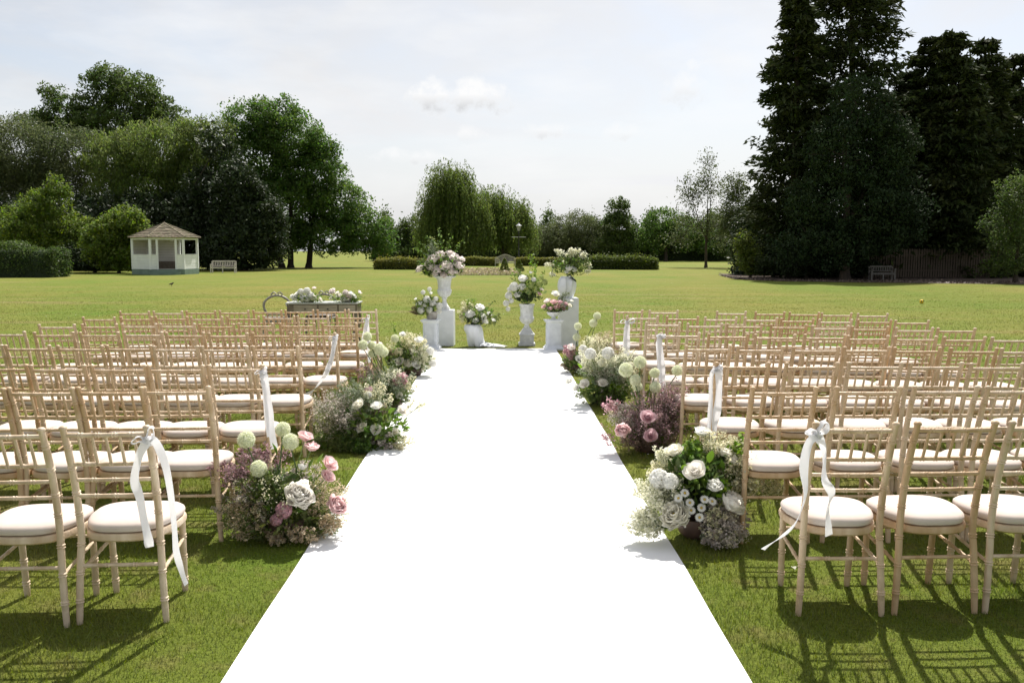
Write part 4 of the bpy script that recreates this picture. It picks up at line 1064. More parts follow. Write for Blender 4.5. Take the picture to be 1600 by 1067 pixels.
def daisy_mesh(mat):
    if ('daisy', mat) in BLOOM: return BLOOM[('daisy', mat)]
    V = []; rng = np.random.default_rng(2)
    for k in range(18):
        a = k * 6.283 / 18; c, s = math.cos(a), math.sin(a); w = .085; dz = rng.uniform(-.04, .06)
        for (r, o) in ((.1, 0), (.32, w), (.5, 0), (.32, -w)): V.append((c * r - s * o, s * r + c * o, dz * r * 2))
    me = quads_mesh('daisy', np.array(V), mat); BLOOM[('daisy', mat)] = me; return me
def pompon_mesh(key, mat, seed, n=170):
    """round head of many small four-petalled florets"""
    if (key, mat) in BLOOM: return BLOOM[(key, mat)]
    rng = np.random.default_rng(seed); V = []
    D = unit(n, rng); D[:, 2] = D[:, 2] * .8 + .2
    for d in D:
        d = Vector(d).normalized(); u = d.orthogonal().normalized(); w = d.cross(u); r0 = .42 * rng.uniform(.82, 1.08); a0 = rng.uniform(0, 6.28)
        for k in range(4):
            a = a0 + k * 1.571; e = u * math.cos(a) + w * math.sin(a); s = u * -math.sin(a) + w * math.cos(a); c = d * r0; z = .05 * rng.random()
            V += [c, c + e * .075 + s * .06 + d * z, c + e * .14 + d * z * .6, c + e * .075 - s * .06 + d * z]
    me = quads_mesh(key, np.array([tuple(v) for v in V]), mat); BLOOM[(key, mat)] = me; return me
def facing(p, c, rng, cam_pull=.9):
    d = (Vector(p) - Vector(c)); d = d.normalized() if d.length > 1e-5 else Vector((0, 0, 1))
    d = (d + Vector((rng.normal() * .2, -cam_pull * .38 + rng.normal() * .2, .6))).normalized()
    return d.to_track_quat('Z', 'Y') @ Quaternion((0, 0, 1), rng.uniform(0, 6.28))
class Posy:
    """a flower arrangement: container and every bloom are parts; fine filler is joined"""
    def __init__(s, label, base, cat='flowers', group=None, seed=1):
        s.base = Vector(base); s.rng = np.random.default_rng(seed)
        s.t = thing('flower_arrangement', s.base, label, cat, group)
        s.acc = {}; s.stems = MB(); s.origin = Vector((0, 0, .12)); s.stem_mat = 'stem_green'
    def loc(s, px, py, dy): return on_y(px, py, s.base.y + dy) - s.base
    def bloom(s, kind, mat, px, py, dia, dy=-.1, pull=.9, stem=False):
        p = s.loc(px, py, dy)
        me = {'rose': lambda: cup_bloom('rose', mat, 18, .12, .55, 3), 'bud': lambda: cup_bloom('rosebud', mat, 10, .08, .0, 5), 'peony': lambda: cup_bloom('peony', mat, 34, .45, .8, 7, True), 'open_peony': lambda: cup_bloom('open_peony', mat, 40, .6, 1.15, 9, True),
              'allium': lambda: allium_mesh('allium', mat, 4), 'daisy': lambda: daisy_mesh(mat), 'pompon': lambda: pompon_mesh('hydrangea_head', mat, 6)}[kind]()
        nm = {'rose': 'rose', 'bud': 'rosebud', 'peony': 'peony', 'open_peony': 'peony', 'allium': 'allium', 'daisy': 'daisy', 'pompon': 'hydrangea_head'}[kind]
        o = link(nm, me, s.t, p); o.scale = (dia,) * 3
        o.rotation_mode = 'QUATERNION'; o.rotation_quaternion = facing(p, s.origin, s.rng, pull) if kind != 'allium' else Quaternion((0, 0, 1), s.rng.uniform(0, 6))
        if kind == 'allium':
            mb = MB(); mb.lathe([(.02, -.21), (.12, -.17), (.19, -.07), (.2, .03), (.165, .13), (.09, .19), (.02, .21)], 10); mb.obj('core', 'allium_core', o, True)
        if kind in ('open_peony', 'daisy'):
            mb = MB(); mb.lathe([(.12, -.02), (.13, .03), (.08, .07), (.01, .08)] if kind == 'daisy' else [(.07, -.10), (.08, -.02), (.05, .04), (.01, .05)], 8); mb.obj('centre', 'petal_yellow', o, True)
        if stem:
            b = s.origin + Vector((s.rng.normal() * .06, s.rng.normal() * .05, 0)); q = p - Vector((0, 0, dia * .3))
            md = b.lerp(q, .55) + Vector((s.rng.normal() * .02, s.rng.normal() * .02, 0))
            mb = MB(); mb.tube([b, md, q], [.0055, .005, .0045], 6)
            so = mb.obj('stem', 'stem_green', s.t, True)
        else:
            s.stems.tube([tuple(s.origin), tuple(p * .97)], [.004, .003], 4, False)
        return o
    def cloud(s, mat, px, py, rx, ry, n, size, dy=0.0, rd=None, sprays=None, asp=.8, stem='stem_green', edge=.35):
        """airy filler: wiry branching sprays whose tips carry tiny blossoms"""
        rng = s.rng; c = s.loc(px, py, dy); sc_ = (s.base.y + dy) / F; r = np.array([rx * sc_, rd if rd else (rx + ry) * .5 * sc_, ry * sc_])
        n = int(n * 1.75); size *= 1.12; k = sprays or max(10, n // 45); per = max(3, n // k)
        tips = np.array(c) + unit(k, rng) * r * (rng.random((k, 1)) ** .45) * rng.uniform(.8, 1.08, (k, 1))
        tips[:, 2] = np.maximum(tips[:, 2], .03 - s.base.z)
        o = np.array(s.origin) * .45 + np.array(c) * .55; o[2] -= r[2] * .6; o[2] = max(o[2], .02 - s.base.z)
        P = np.repeat(tips, per, 0); dirv = tips - o; ln = np.linalg.norm(dirv, axis=1, keepdims=True)
        fr = rng.random((k * per, 1)) ** 1.6
        P = P - np.repeat(dirv, per, 0) * fr * edge + rng.normal(size=P.shape) * (.020 + .055 * fr) * np.repeat(ln, per, 0).clip(.1, .5) * 1.5
        P[:, 2] = np.maximum(P[:, 2], .012 - s.base.z)
        L = size * rng.uniform(.6, 1.4, len(P))
        s.acc.setdefault(mat, []).append(diamonds(P, L, L * asp, rng, None, .3))
        th = [] # wiry stems as thin triangles
        w = rng.normal(size=(k, 3)); w /= np.linalg.norm(w, axis=1, keepdims=True); w *= .0022
        st = np.stack([o + w, np.repeat(o[None], k, 0) - w, tips - w * .4, tips + w * .4], 1).reshape(-1, 3); s.acc.setdefault(stem, []).append(st)
        sub = P[::3]; par = (P - np.repeat(dirv, per, 0) * .12)[::3]; w2 = np.repeat(w, per, 0)[::3] * .5
        s.acc[stem].append(np.stack([par + w2, par - w2, sub - w2 * .5, sub + w2 * .5], 1).reshape(-1, 3))
    def leaves(s, mat, px, py, rx, ry, n, size, dy=0.0, asp=.5, rd=None, up=.3):
        rng = s.rng; c = s.loc(px, py, dy); sc_ = (s.base.y + dy) / F; r = np.array([rx * sc_, rd if rd else (rx + ry) * .5 * sc_, ry * sc_])
        P = np.array(c) + unit(n, rng) * r * (rng.random((n, 1)) ** .4); P[:, 2] = np.maximum(P[:, 2], .015 - s.base.z)
        u = P - np.array(s.origin); u /= (np.linalg.norm(u, axis=1, keepdims=True) + 1e-6); u += rng.normal(size=u.shape) * .5; u /= np.linalg.norm(u, axis=1, keepdims=True)
        L = size * rng.uniform(.5, 1.4, n); s.acc.setdefault(mat, []).append(diamonds(P, L, L * asp, rng, u, up))
    def branch(s, mat, pts, n, size, asp=.5, dy=0.0, spread=.02):
        """a leafy twig through pixel points"""
        rng = s.rng; Q = [s.loc(px, py, dy) for px, py in pts]; s.stems.tube([tuple(q) for q in Q], .0035, 4, False)
        T = rng.random(n) * (len(Q) - 1); i = np.minimum(T.astype(int), len(Q) - 2); f = (T - i)[:, None]; A = np.array([tuple(q) for q in Q])
        P = A[i] * (1 - f) + A[i + 1] * f + rng.normal(0, spread, (n, 3)); L = size * rng.uniform(.6, 1.4, n)
        s.acc.setdefault(mat, []).append(diamonds(P, L, L * asp, rng, None, .3))
    def big_leaf(s, mat, px, py, L, W, dy=-.1):
        rng = s.rng; p = s.loc(px, py, dy); d = (p - s.origin).normalized(); d = (d + Vector((rng.normal() * .3, -.2, rng.normal() * .3))).normalized(); sd = d.cross(Vector((0, 0, 1))).normalized(); up = sd.cross(d)
        ks = [0, .2, .45, .7, .9, 1]; ws = [.05, .7, 1, .8, .35, .02]; vs = []
        for k, w in zip(ks, ws):
            c = p + d * (k - .5) * L - up * (.18 * L * k * k); vs += [c - sd * w * W / 2 + up * .12 * w * W, c, c + sd * w * W / 2 + up * .12 * w * W]
        fs = []
        for i in range(5):
            for j in (0, 1): fs.append((i * 3 + j, i * 3 + j + 1, i * 3 + j + 4, i * 3 + j + 3))
        MB().add(vs, fs).obj('leaf', mat, s.t, True)
    def finish(s):
        names = {'blossom': 'filler_blossom', 'smoke': 'smoke_plume', 'leaf': 'foliage', 'stem': 'fine_stems'}
        for mat, arr in s.acc.items():
            setp(link(names.get(mat.split('_')[0], 'foliage'), quads_mesh('filler', np.concatenate(arr), mat), s.t), kind='stuff')
        if s.stems.v: setp(s.stems.obj('flower_stems', 'stem_green', s.t), kind='stuff')
    def bowl(s, r, h, mat='bowl_dark'):
        MB().lathe([(r * .6, .003), (r * .85, h * .25), (r, h * .7), (r * .97, h), (r * .86, h), (r * .8, h * .6), (r * .3, h * .3)], 20).obj('bowl', mat, s.t, True)

def build_aisle_flowers():
    G = 'flower arrangements lining the aisle'
    # ---- summerhouse side, nearest the end of the aisle
    p = Posy('wild aisle arrangement with pale green alliums, pink roses and a white peony, beside last rows', on_z(445, 838), 'flowers', G, 101); p.origin = Vector((0, 0, .14)); p.bowl(.12, .11)
    p.leaves('leaf_fern', 430, 800, 85, 45, 1500, .035); p.leaves('leaf_posy', 440, 775, 60, 45, 500, .05)
    p.cloud('leaf_fern', 425, 800, 95, 45, 2600, .018, asp=.3); p.cloud('leaf_fern', 500, 815, 40, 35, 900, .02, asp=.3)
    p.cloud('smoke_peach', 385, 805, 55, 42, 2300, .010, -.12); p.cloud('smoke_peach', 430, 845, 22, 16, 700, .010, -.18); p.cloud('smoke_peach', 520, 820, 24, 20, 700, .010, -.1)
    p.cloud('smoke_peach', 495, 770, 56, 46, 2000, .009, .05); p.cloud('smoke_brown', 410, 780, 70, 40, 600, .010, 0); p.cloud('blossom_cream', 420, 775, 80, 55, 1100, .010, -.05); p.cloud('leaf_grey', 440, 750, 70, 45, 700, .02, .05, asp=.35)
    p.cloud('blossom_grey', 390, 790, 55, 40, 900, .013, -.05); p.cloud('blossom_mauve', 378, 735, 42, 22, 480, .015, .0); p.cloud('blossom_mauve', 405, 708, 55, 18, 480, .014, .08); p.cloud('leaf_fern', 430, 760, 70, 40, 900, .022, -.05, asp=.35); p.cloud('smoke_peach', 470, 835, 50, 22, 900, .010, -.15)
    p.cloud('blossom_mauve', 350, 735, 30, 24, 320, .013, .0); p.cloud('leaf_lime', 425, 770, 30, 20, 160, .03, -.05, asp=.6); p.cloud('blossom_grey', 480, 740, 40, 24, 500, .012, .05)
    for x, y, d, dy in ((385, 687, .105, -.02), (442, 671, .092, .10), (454, 690, .098, .02), (404, 732, .098, -.10)): p.bloom('allium', 'petal_allium', x, y, d, dy, stem=True)
    p.bloom('open_peony', 'petal_ivory', 470, 771, .155, -.20); p.bloom('rose', 'petal_pink', 477, 682, .088, .05, .5); p.bloom('rose', 'petal_pink', 487, 698, .085, .02, .6)
    p.bloom('rose', 'petal_pink', 515, 724, .095, -.02); p.bloom('rose', 'petal_pink', 512, 744, .085, -.04); p.bloom('peony', 'petal_pink', 527, 788, .115, -.12); p.bloom('bud', 'petal_white', 472, 730, .05, -.02)
    p.bloom('pompon', 'blossom_pink', 443, 797, .10, -.2); p.bloom('pompon', 'blossom_pink', 432, 812, .075, -.2)
    for x, y in ((466, 742), (500, 715), (486, 722), (430, 700)): p.big_leaf('leaf_posy', x, y, .075, .035, .0)
    p.cloud('blossom_cream', 535, 780, 22, 45, 260, .009, .0)
    p.finish()
    # ---- summerhouse side, second: grey clouds and white roses
    p = Posy('broad aisle arrangement with white roses and grey misty sprays spilling onto the carpet', on_z(575, 698), 'flowers', G, 102); p.origin = Vector((.1, 0, .14)); p.bowl(.12, .11)
    p.base.z = 0
    p.leaves('leaf_posy', 580, 665, 60, 35, 900, .055); p.leaves('leaf_posy', 560, 690, 70, 22, 900, .05); p.cloud('leaf_fern', 545, 695, 50, 24, 2400, .02, -.12, asp=.3); p.cloud('leaf_mid', 560, 698, 26, 16, 900, .022, -.25, asp=.3)
    p.cloud('leaf_fern', 500, 690, 30, 22, 900, .02, .05, asp=.3)
    p.cloud('blossom_grey', 525, 645, 58, 42, 3400, .012, -.02); p.cloud('blossom_cream', 505, 655, 34, 36, 1000, .012, .05); p.cloud('leaf_grey', 560, 622, 68, 38, 2000, .020, .10, asp=.35); p.cloud('blossom_cream', 585, 610, 44, 26, 800, .012, .1)
    p.cloud('leaf_fern', 545, 605, 40, 22, 900, .018, .2, asp=.3); p.cloud('blossom_white', 510, 690, 24, 20, 260, .018, .0); p.cloud('blossom_cream', 625, 690, 30, 26, 700, .013, -.1); p.cloud('blossom_cream', 650, 632, 22, 12, 220, .012, .0)
    p.cloud('blossom_grey', 600, 690, 24, 20, 500, .013, -.15); p.cloud('leaf_lime', 615, 680, 18, 14, 130, .03, -.15, asp=.6); p.cloud('smoke_brown', 590, 640, 30, 20, 500, .010, .0)
    for x, y, d, m in ((560, 632, .10, 'petal_cream'), (588, 634, .092, 'petal_white'), (566, 668, .098, 'petal_cream'), (587, 671, .088, 'petal_ivory'), (629, 641, .095, 'petal_ivory'), (618, 676, .08, 'petal_cream')): p.bloom('rose', m, x, y, d, -.14)
    p.bloom('pompon', 'petal_white', 575, 617, .07, .0); p.bloom('peony', 'petal_mauve', 576, 608, .07, .05)
    for x, y in ((632, 660), (598, 650), (605, 662), (620, 655), (585, 655), (612, 640)): p.big_leaf('leaf_posy', x, y, .11, .055, -.12)
    p.finish()
    # ---- third: allium group
    p = Posy('aisle arrangement with a tight bunch of pale alliums above grey-green sprays', on_z(612, 640), 'flowers', G, 103); p.origin = Vector((0, 0, .14)); p.bowl(.12, .11)
    p.leaves('leaf_posy', 612, 610, 32, 24, 500, .05); p.cloud('leaf_grey', 612, 592, 42, 34, 2200, .020, -.05, asp=.35); p.cloud('blossom_white', 612, 590, 30, 24, 600, .014, -.08)
    p.cloud('blossom_mauve', 572, 580, 22, 26, 700, .012, .05); p.cloud('blossom_pink', 627, 590, 14, 14, 300, .016, -.1); p.cloud('blossom_cream', 640, 600, 14, 20, 260, .012, -.1); p.cloud('leaf_fern', 610, 625, 36, 14, 900, .02, -.1, asp=.3)
    for x, y, d, dy in ((574, 526, .10, .1), (567, 539, .105, .0), (581, 540, .095, .08), (593, 546, .13, -.02), (599, 550, .11, .06), (582, 552, .10, .12)): p.bloom('allium', 'petal_allium', x, y, d, dy, stem=True)
    p.bloom('bud', 'petal_ivory', 575, 592, .06, -.1); p.bloom('rose', 'petal_cream', 624, 618, .07, -.12); p.bloom('rose', 'petal_blush', 628, 588, .085, -.1)
    p.finish()
    # ---- fourth: white dome near the altar
    p = Posy('round white and cream aisle arrangement standing closest to the small left plinth', on_z(646, 588), 'flowers', G, 104); p.origin = Vector((0, 0, .14)); p.bowl(.12, .11)
    p.t['label'] = 'round white and cream aisle arrangement with a lime spire, closest to the peony urn'
    p.leaves('leaf_posy', 640, 560, 38, 28, 800, .055); p.leaves('leaf_dark', 625, 562, 22, 22, 300, .05); p.cloud('blossom_white', 665, 558, 22, 24, 1900, .017, -.05); p.cloud('blossom_cream', 645, 530, 28, 18, 1200, .016, .0)
    p.cloud('blossom_white', 650, 545, 20, 14, 500, .018, -.1); p.cloud('blossom_cream', 615, 535, 20, 20, 500, .011, .1); p.cloud('smoke_brown', 610, 555, 14, 14, 400, .011, .0); p.branch('leaf_lime', [(625, 540), (618, 520), (614, 507)], 60, .045)
    for k, m, x, y, d in (('rose', 'petal_ivory', 624, 565, .115), ('allium', 'petal_allium', 617, 529, .11), ('rose', 'petal_white', 655, 531, .12), ('rose', 'petal_white', 651, 570, .11), ('peony', 'petal_cream', 638, 567, .12), ('pompon', 'petal_white', 672, 549, .12), ('rose', 'petal_white', 629, 522, .08), ('pompon', 'petal_white', 676, 568, .11), ('pompon', 'blossom_cream', 623, 550, .12)):
        p.bloom(k, m, x, y, d, -.16)
    p.finish()
    # ---- conifer side, nearest the end of the aisle: whites
    p = Posy('lush cream aisle arrangement with peonies, roses and daisies in a dark bowl', on_z(1088, 838), 'flowers', G, 105); p.origin = Vector((0, 0, .15)); p.bowl(.12, .12)
    p.leaves('leaf_posy', 1085, 745, 60, 45, 700, .06); p.leaves('leaf_dark', 1085, 770, 45, 35, 300, .07); p.cloud('leaf_posy', 1110, 725, 50, 30, 900, .03, asp=.5)
    p.cloud('blossom_white', 1030, 768, 50, 40, 2400, .0125, -.08); p.cloud('blossom_white', 1008, 815, 36, 30, 1700, .0115, -.14); p.cloud('blossom_cream', 1040, 735, 34, 20, 900, .013, .0)
    p.cloud('blossom_cream', 1120, 690, 34, 26, 1300, .011, .05); p.cloud('blossom_cream', 1155, 730, 42, 38, 1500, .013, -.02); p.cloud('leaf_lime', 1140, 700, 22, 18, 160, .028, .0, asp=.7); p.cloud('blossom_grey', 1128, 830, 46, 36, 2600, .012, -.2); p.cloud('blossom_cream', 1128, 826, 48, 38, 900, .011, -.2); p.cloud('leaf_grey', 1128, 832, 40, 30, 700, .018, -.15, asp=.3); p.cloud('blossom_grey', 1155, 810, 20, 24, 900, .013, -.05)
    p.cloud('blossom_cream', 1212, 755, 16, 28, 420, .012, .05); p.cloud('blossom_cream', 1170, 745, 30, 30, 700, .012, .0); p.cloud('blossom_white', 1030, 705, 16, 10, 260, .013, .0); p.cloud('smoke_brown', 1155, 760, 30, 30, 600, .010, .1); p.cloud('leaf_lime', 1085, 700, 18, 16, 260, .032, .0, asp=.7); p.cloud('blossom_grey', 1120, 795, 30, 20, 900, .012, -.1)
    for pts in ([(1150, 712), (1155, 695), (1160, 678)], [(1128, 780), (1131, 765), (1130, 750)], [(1095, 715), (1092, 700), (1088, 690)]): p.branch('leaf_lime', pts, 70, .035, .7, -.15 if pts[0][1] > 770 else .05, .012)
    for k, m, x, y, d, dy in (('open_peony', 'petal_cream', 1053, 803, .155, -.24), ('peony', 'petal_ivory', 1147, 785, .135, -.18), ('rose', 'petal_ivory', 1086, 736, .118, -.2), ('rose', 'petal_cream', 1053, 704, .105, -.02), ('rose', 'petal_cream', 1134, 706, .105, -.03), ('rose', 'petal_white', 1097, 674, .092, .08),
                              ('peony', 'petal_white', 1117, 758, .085, -.18), ('pompon', 'petal_white', 1030, 748, .12, -.12), ('pompon', 'petal_white', 1048, 752, .10, -.16), ('rose', 'petal_ivory', 1145, 718, .075, -.06)): p.bloom(k, m, x, y, d, dy)
    for x, y in ((1070, 770), (1080, 797), (1101, 780), (1078, 785), (1113, 783), (1093, 808), (1060, 778), (1096, 793)): p.bloom('daisy', 'petal_white', x, y, .055, -.23, 1.4)
    for x, y in ((1066, 742), (1075, 757), (1105, 755), (1070, 730), (1092, 760), (1110, 712), (1062, 758)): p.big_leaf('leaf_posy', x, y, .10, .045, -.14)
    p.finish()
    # ---- mauve cloud
    p = Posy('dusky mauve cloud of tiny blossom with three pink roses and tall alliums', on_z(1012, 706), 'flowers', G, 106); p.origin = Vector((0, 0, .12)); p.bowl(.12, .10)
    p.leaves('leaf_posy', 1010, 675, 50, 25, 400, .04); p.cloud('blossom_mauve', 1018, 658, 70, 48, 7200, .0125, .0, edge=.5); p.cloud('blossom_mauve', 1050, 622, 38, 38, 2600, .012, .05, edge=.5); p.cloud('smoke_brown', 1015, 675, 56, 34, 2600, .014, .03); p.cloud('blossom_grey', 975, 650, 30, 26, 1400, .011, -.05)
    p.cloud('blossom_pink', 952, 630, 16, 16, 260, .016, .0); p.cloud('blossom_pink', 945, 680, 10, 26, 120, .013, -.1); p.cloud('blossom_cream', 975, 645, 30, 16, 500, .010, .0); p.cloud('smoke_brown', 1000, 690, 40, 14, 900, .014, -.1)
    for k, m, x, y, d in (('rose', 'petal_mauve', 1012, 652, .115), ('rose', 'petal_mauve', 1017, 681, .105), ('peony', 'petal_pink', 973, 672, .115)): p.bloom(k, m, x, y, d, -.30, 1.2)
    for x, y, d, dy in ((978, 578, .125, .1), (1000, 566, .11, .12), (993, 594, .10, .05), (1023, 583, .09, .1), (1024, 605, .098, .05), (1058, 579, .095, .15), (996, 604, .085, .1)): p.bloom('allium', 'petal_allium', x, y, d, dy, stem=True)
    p.finish()
    # ---- white mixed
    p = Posy('airy grey-green aisle arrangement with white roses and creamy sprays on the conifer side', on_z(945, 632), 'flowers', G, 107); p.origin = Vector((0, 0, .14)); p.bowl(.12, .11)
    p.leaves('leaf_posy', 945, 608, 44, 24, 900, .05); p.leaves('leaf_dark', 950, 620, 34, 16, 400, .05); p.cloud('leaf_grey', 948, 578, 58, 36, 3000, .02, .0, asp=.4); p.cloud('blossom_white', 965, 562, 42, 26, 1700, .016, .0); p.cloud('blossom_cream', 985, 590, 26, 26, 700, .013, .05); p.cloud('blossom_white', 920, 560, 24, 18, 800, .016, -.05)
    p.cloud('blossom_cream', 935, 535, 26, 18, 900, .012, .2); p.cloud('smoke_brown', 950, 545, 30, 22, 900, .010, .2); p.cloud('leaf_lime', 962, 603, 12, 10, 160, .024, -.2, asp=.7); p.cloud('leaf_fern', 930, 615, 40, 22, 900, .02, -.1, asp=.3); p.cloud('blossom_grey', 950, 590, 40, 30, 1100, .012, -.05)
    for k, m, x, y, d in (('rose', 'petal_ivory', 913, 600, .105), ('rose', 'petal_ivory', 942, 598, .10), ('rose', 'petal_white', 889, 595, .09), ('rose', 'petal_white', 900, 606, .08), ('pompon', 'petal_white', 950, 552, .14), ('pompon', 'petal_white', 922, 553, .13), ('pompon', 'blossom_white', 940, 567, .09), ('pompon', 'blossom_white', 985, 572, .10)): p.bloom(k, m, x, y, d, -.2)
    for x, y in ((902, 596), (912, 582), (906, 571), (957, 600)): p.big_leaf('leaf_lime', x, y, .09, .045, -.2)
    p.finish()
    # ---- farthest on the conifer side
    p = Posy('aisle arrangement with slender tall alliums and a pink astilbe, closest to the mauve rose bowl', on_z(908, 582), 'flowers', G, 108); p.origin = Vector((0, 0, .14)); p.bowl(.12, .11)
    p.leaves('leaf_posy', 900, 566, 24, 18, 500, .05); p.cloud('blossom_pink', 889, 548, 12, 14, 800, .016, -.05); p.cloud('smoke_brown', 892, 570, 18, 16, 700, .013, -.05); p.cloud('blossom_white', 912, 548, 14, 12, 500, .018, -.05); p.cloud('smoke_peach', 945, 528, 20, 18, 900, .011, .05); p.cloud('blossom_cream', 925, 540, 24, 20, 700, .012, .0)
    for x, y, d, dy in ((933, 494, .11, .05), (927, 505, .115, 0), (903, 510, .11, .05), (901, 527, .11, 0), (920, 531, .09, .05), (927, 535, .105, -.05)): p.bloom('allium', 'petal_allium', x, y, d, dy, stem=True)
    for k, m, x, y, d in (('rose', 'petal_white', 906, 561, .115), ('pompon', 'petal_white', 911, 546, .13), ('peony', 'petal_blush', 893, 542, .11)): p.bloom(k, m, x, y, d, -.15)
    p.finish()
build_aisle_flowers()

# ================================================================== ALTAR
def box_plinth(px, py_base, w, h, label, group=None, rz=0):
    p = on_z(px, py_base) + Vector((0, w / 2, 0)); p.z = 0
    t = thing('tall_plinth', p, label, 'plinth', group, rz); w2 = w / 2
    MB().box(-w2, w2, -w2, w2, 0, h, None, .004).obj('body', 'plinth_white', t)
    MB().box(-w2 + .006, w2 - .006, -w2 + .006, w2 - .006, h + .0005, h + .006).obj('top_board', 'plinth_white', t)
    return t, p, h + .006
def column_plinth(px, py_base, label):
    p = on_z(px, py_base) + Vector((0, .13, 0)); p.z = 0; t = thing('column_plinth', p, label, 'plinth', 'small moulded column plinths', R(-8 if px < 780 else 8)); H = .50
    def sq(mb, prof):
        vs = []
        for r, z in prof: vs += [(-r, -r, z), (r, -r, z), (r, r, z), (-r, r, z)]
        fs = [(3, 2, 1, 0), tuple((len(prof) - 1) * 4 + k for k in range(4))]
        for l in range(len(prof) - 1):
            for k in range(4): fs.append((l * 4 + k, l * 4 + (k + 1) % 4, l * 4 + 4 + (k + 1) % 4, l * 4 + 4 + k))
        mb.add(vs, fs)
    mb = MB(); sq(mb, [(.155, 0), (.155, .03), (.135, .045), (.12, .075)]); mb.obj('base', 'plinth_paint', t)
    mb = MB(); sq(mb, [(.110, .076), (.110, H - .056)]); mb.obj('shaft', 'plinth_paint', t)
    for dx, dy, ry in ((0, -1, 0), (1, 0, R(90)), (-1, 0, R(-90)), (0, 1, R(180))):
        mb = MB()
        M = Matrix.Rotation(ry, 4, 'Z')
        for (x0, x1, z0, z1) in ((-.085, -.070, .11, H - .09), (.070, .085, .11, H - .09), (-.069, .069, .11, .125), (-.069, .069, H - .105, H - .09)):
            mb.box(x0, x1, -.118, -.1105, z0, z1, M)
        mb.obj('panel_moulding', 'plinth_paint', t)
    mb = MB(); sq(mb, [(.112, H - .055), (.125, H - .045), (.13, H - .025), (.145, H - .02), (.145, H)]); mb.obj('cap', 'plinth_paint', t)
    return t, p, H
def urn(loc, s, label, foot='round'):
    t = thing('urn', loc, label, 'urn', 'white campana urns')
    z0 = 0
    if foot == 'round':
        MB().box(-.095 * s, .095 * s, -.095 * s, .095 * s, 0, .035 * s, None, .004).obj('square_foot', 'urn_white', t); z0 = .036 * s
    prof = [(.085, 0), (.086, .02), (.075, .03), (.06, .055), (.042, .09), (.034, .13), (.036, .15), (.052, .158), (.052, .168), (.040, .178), (.06, .19), (.095, .215), (.117, .25), (.126, .29), (.128, .315), (.118, .328), (.112, .34), (.112, .37), (.116, .42), (.124, .48), (.136, .515), (.160, .532), (.195, .545), (.205, .552), (.205, .562), (.195, .568), (.150, .56), (.125, .53), (.105, .45), (.09, .36), (.02, .34)]
    mod = lambda j, a: 1 + (.05 * (abs(math.cos(a * 9)) - .5) if 11 <= j <= 14 else 0) + (.018 * math.sin(a * 7 + j) * math.cos(a * 3 + 2 * j) if 16 <= j <= 19 else 0)
    MB().lathe([(r * s, z * s) for r, z in prof], 72, (0, 0, z0), mod, False).obj('body', 'urn_white', t, True)
    return t, z0 + .552 * s
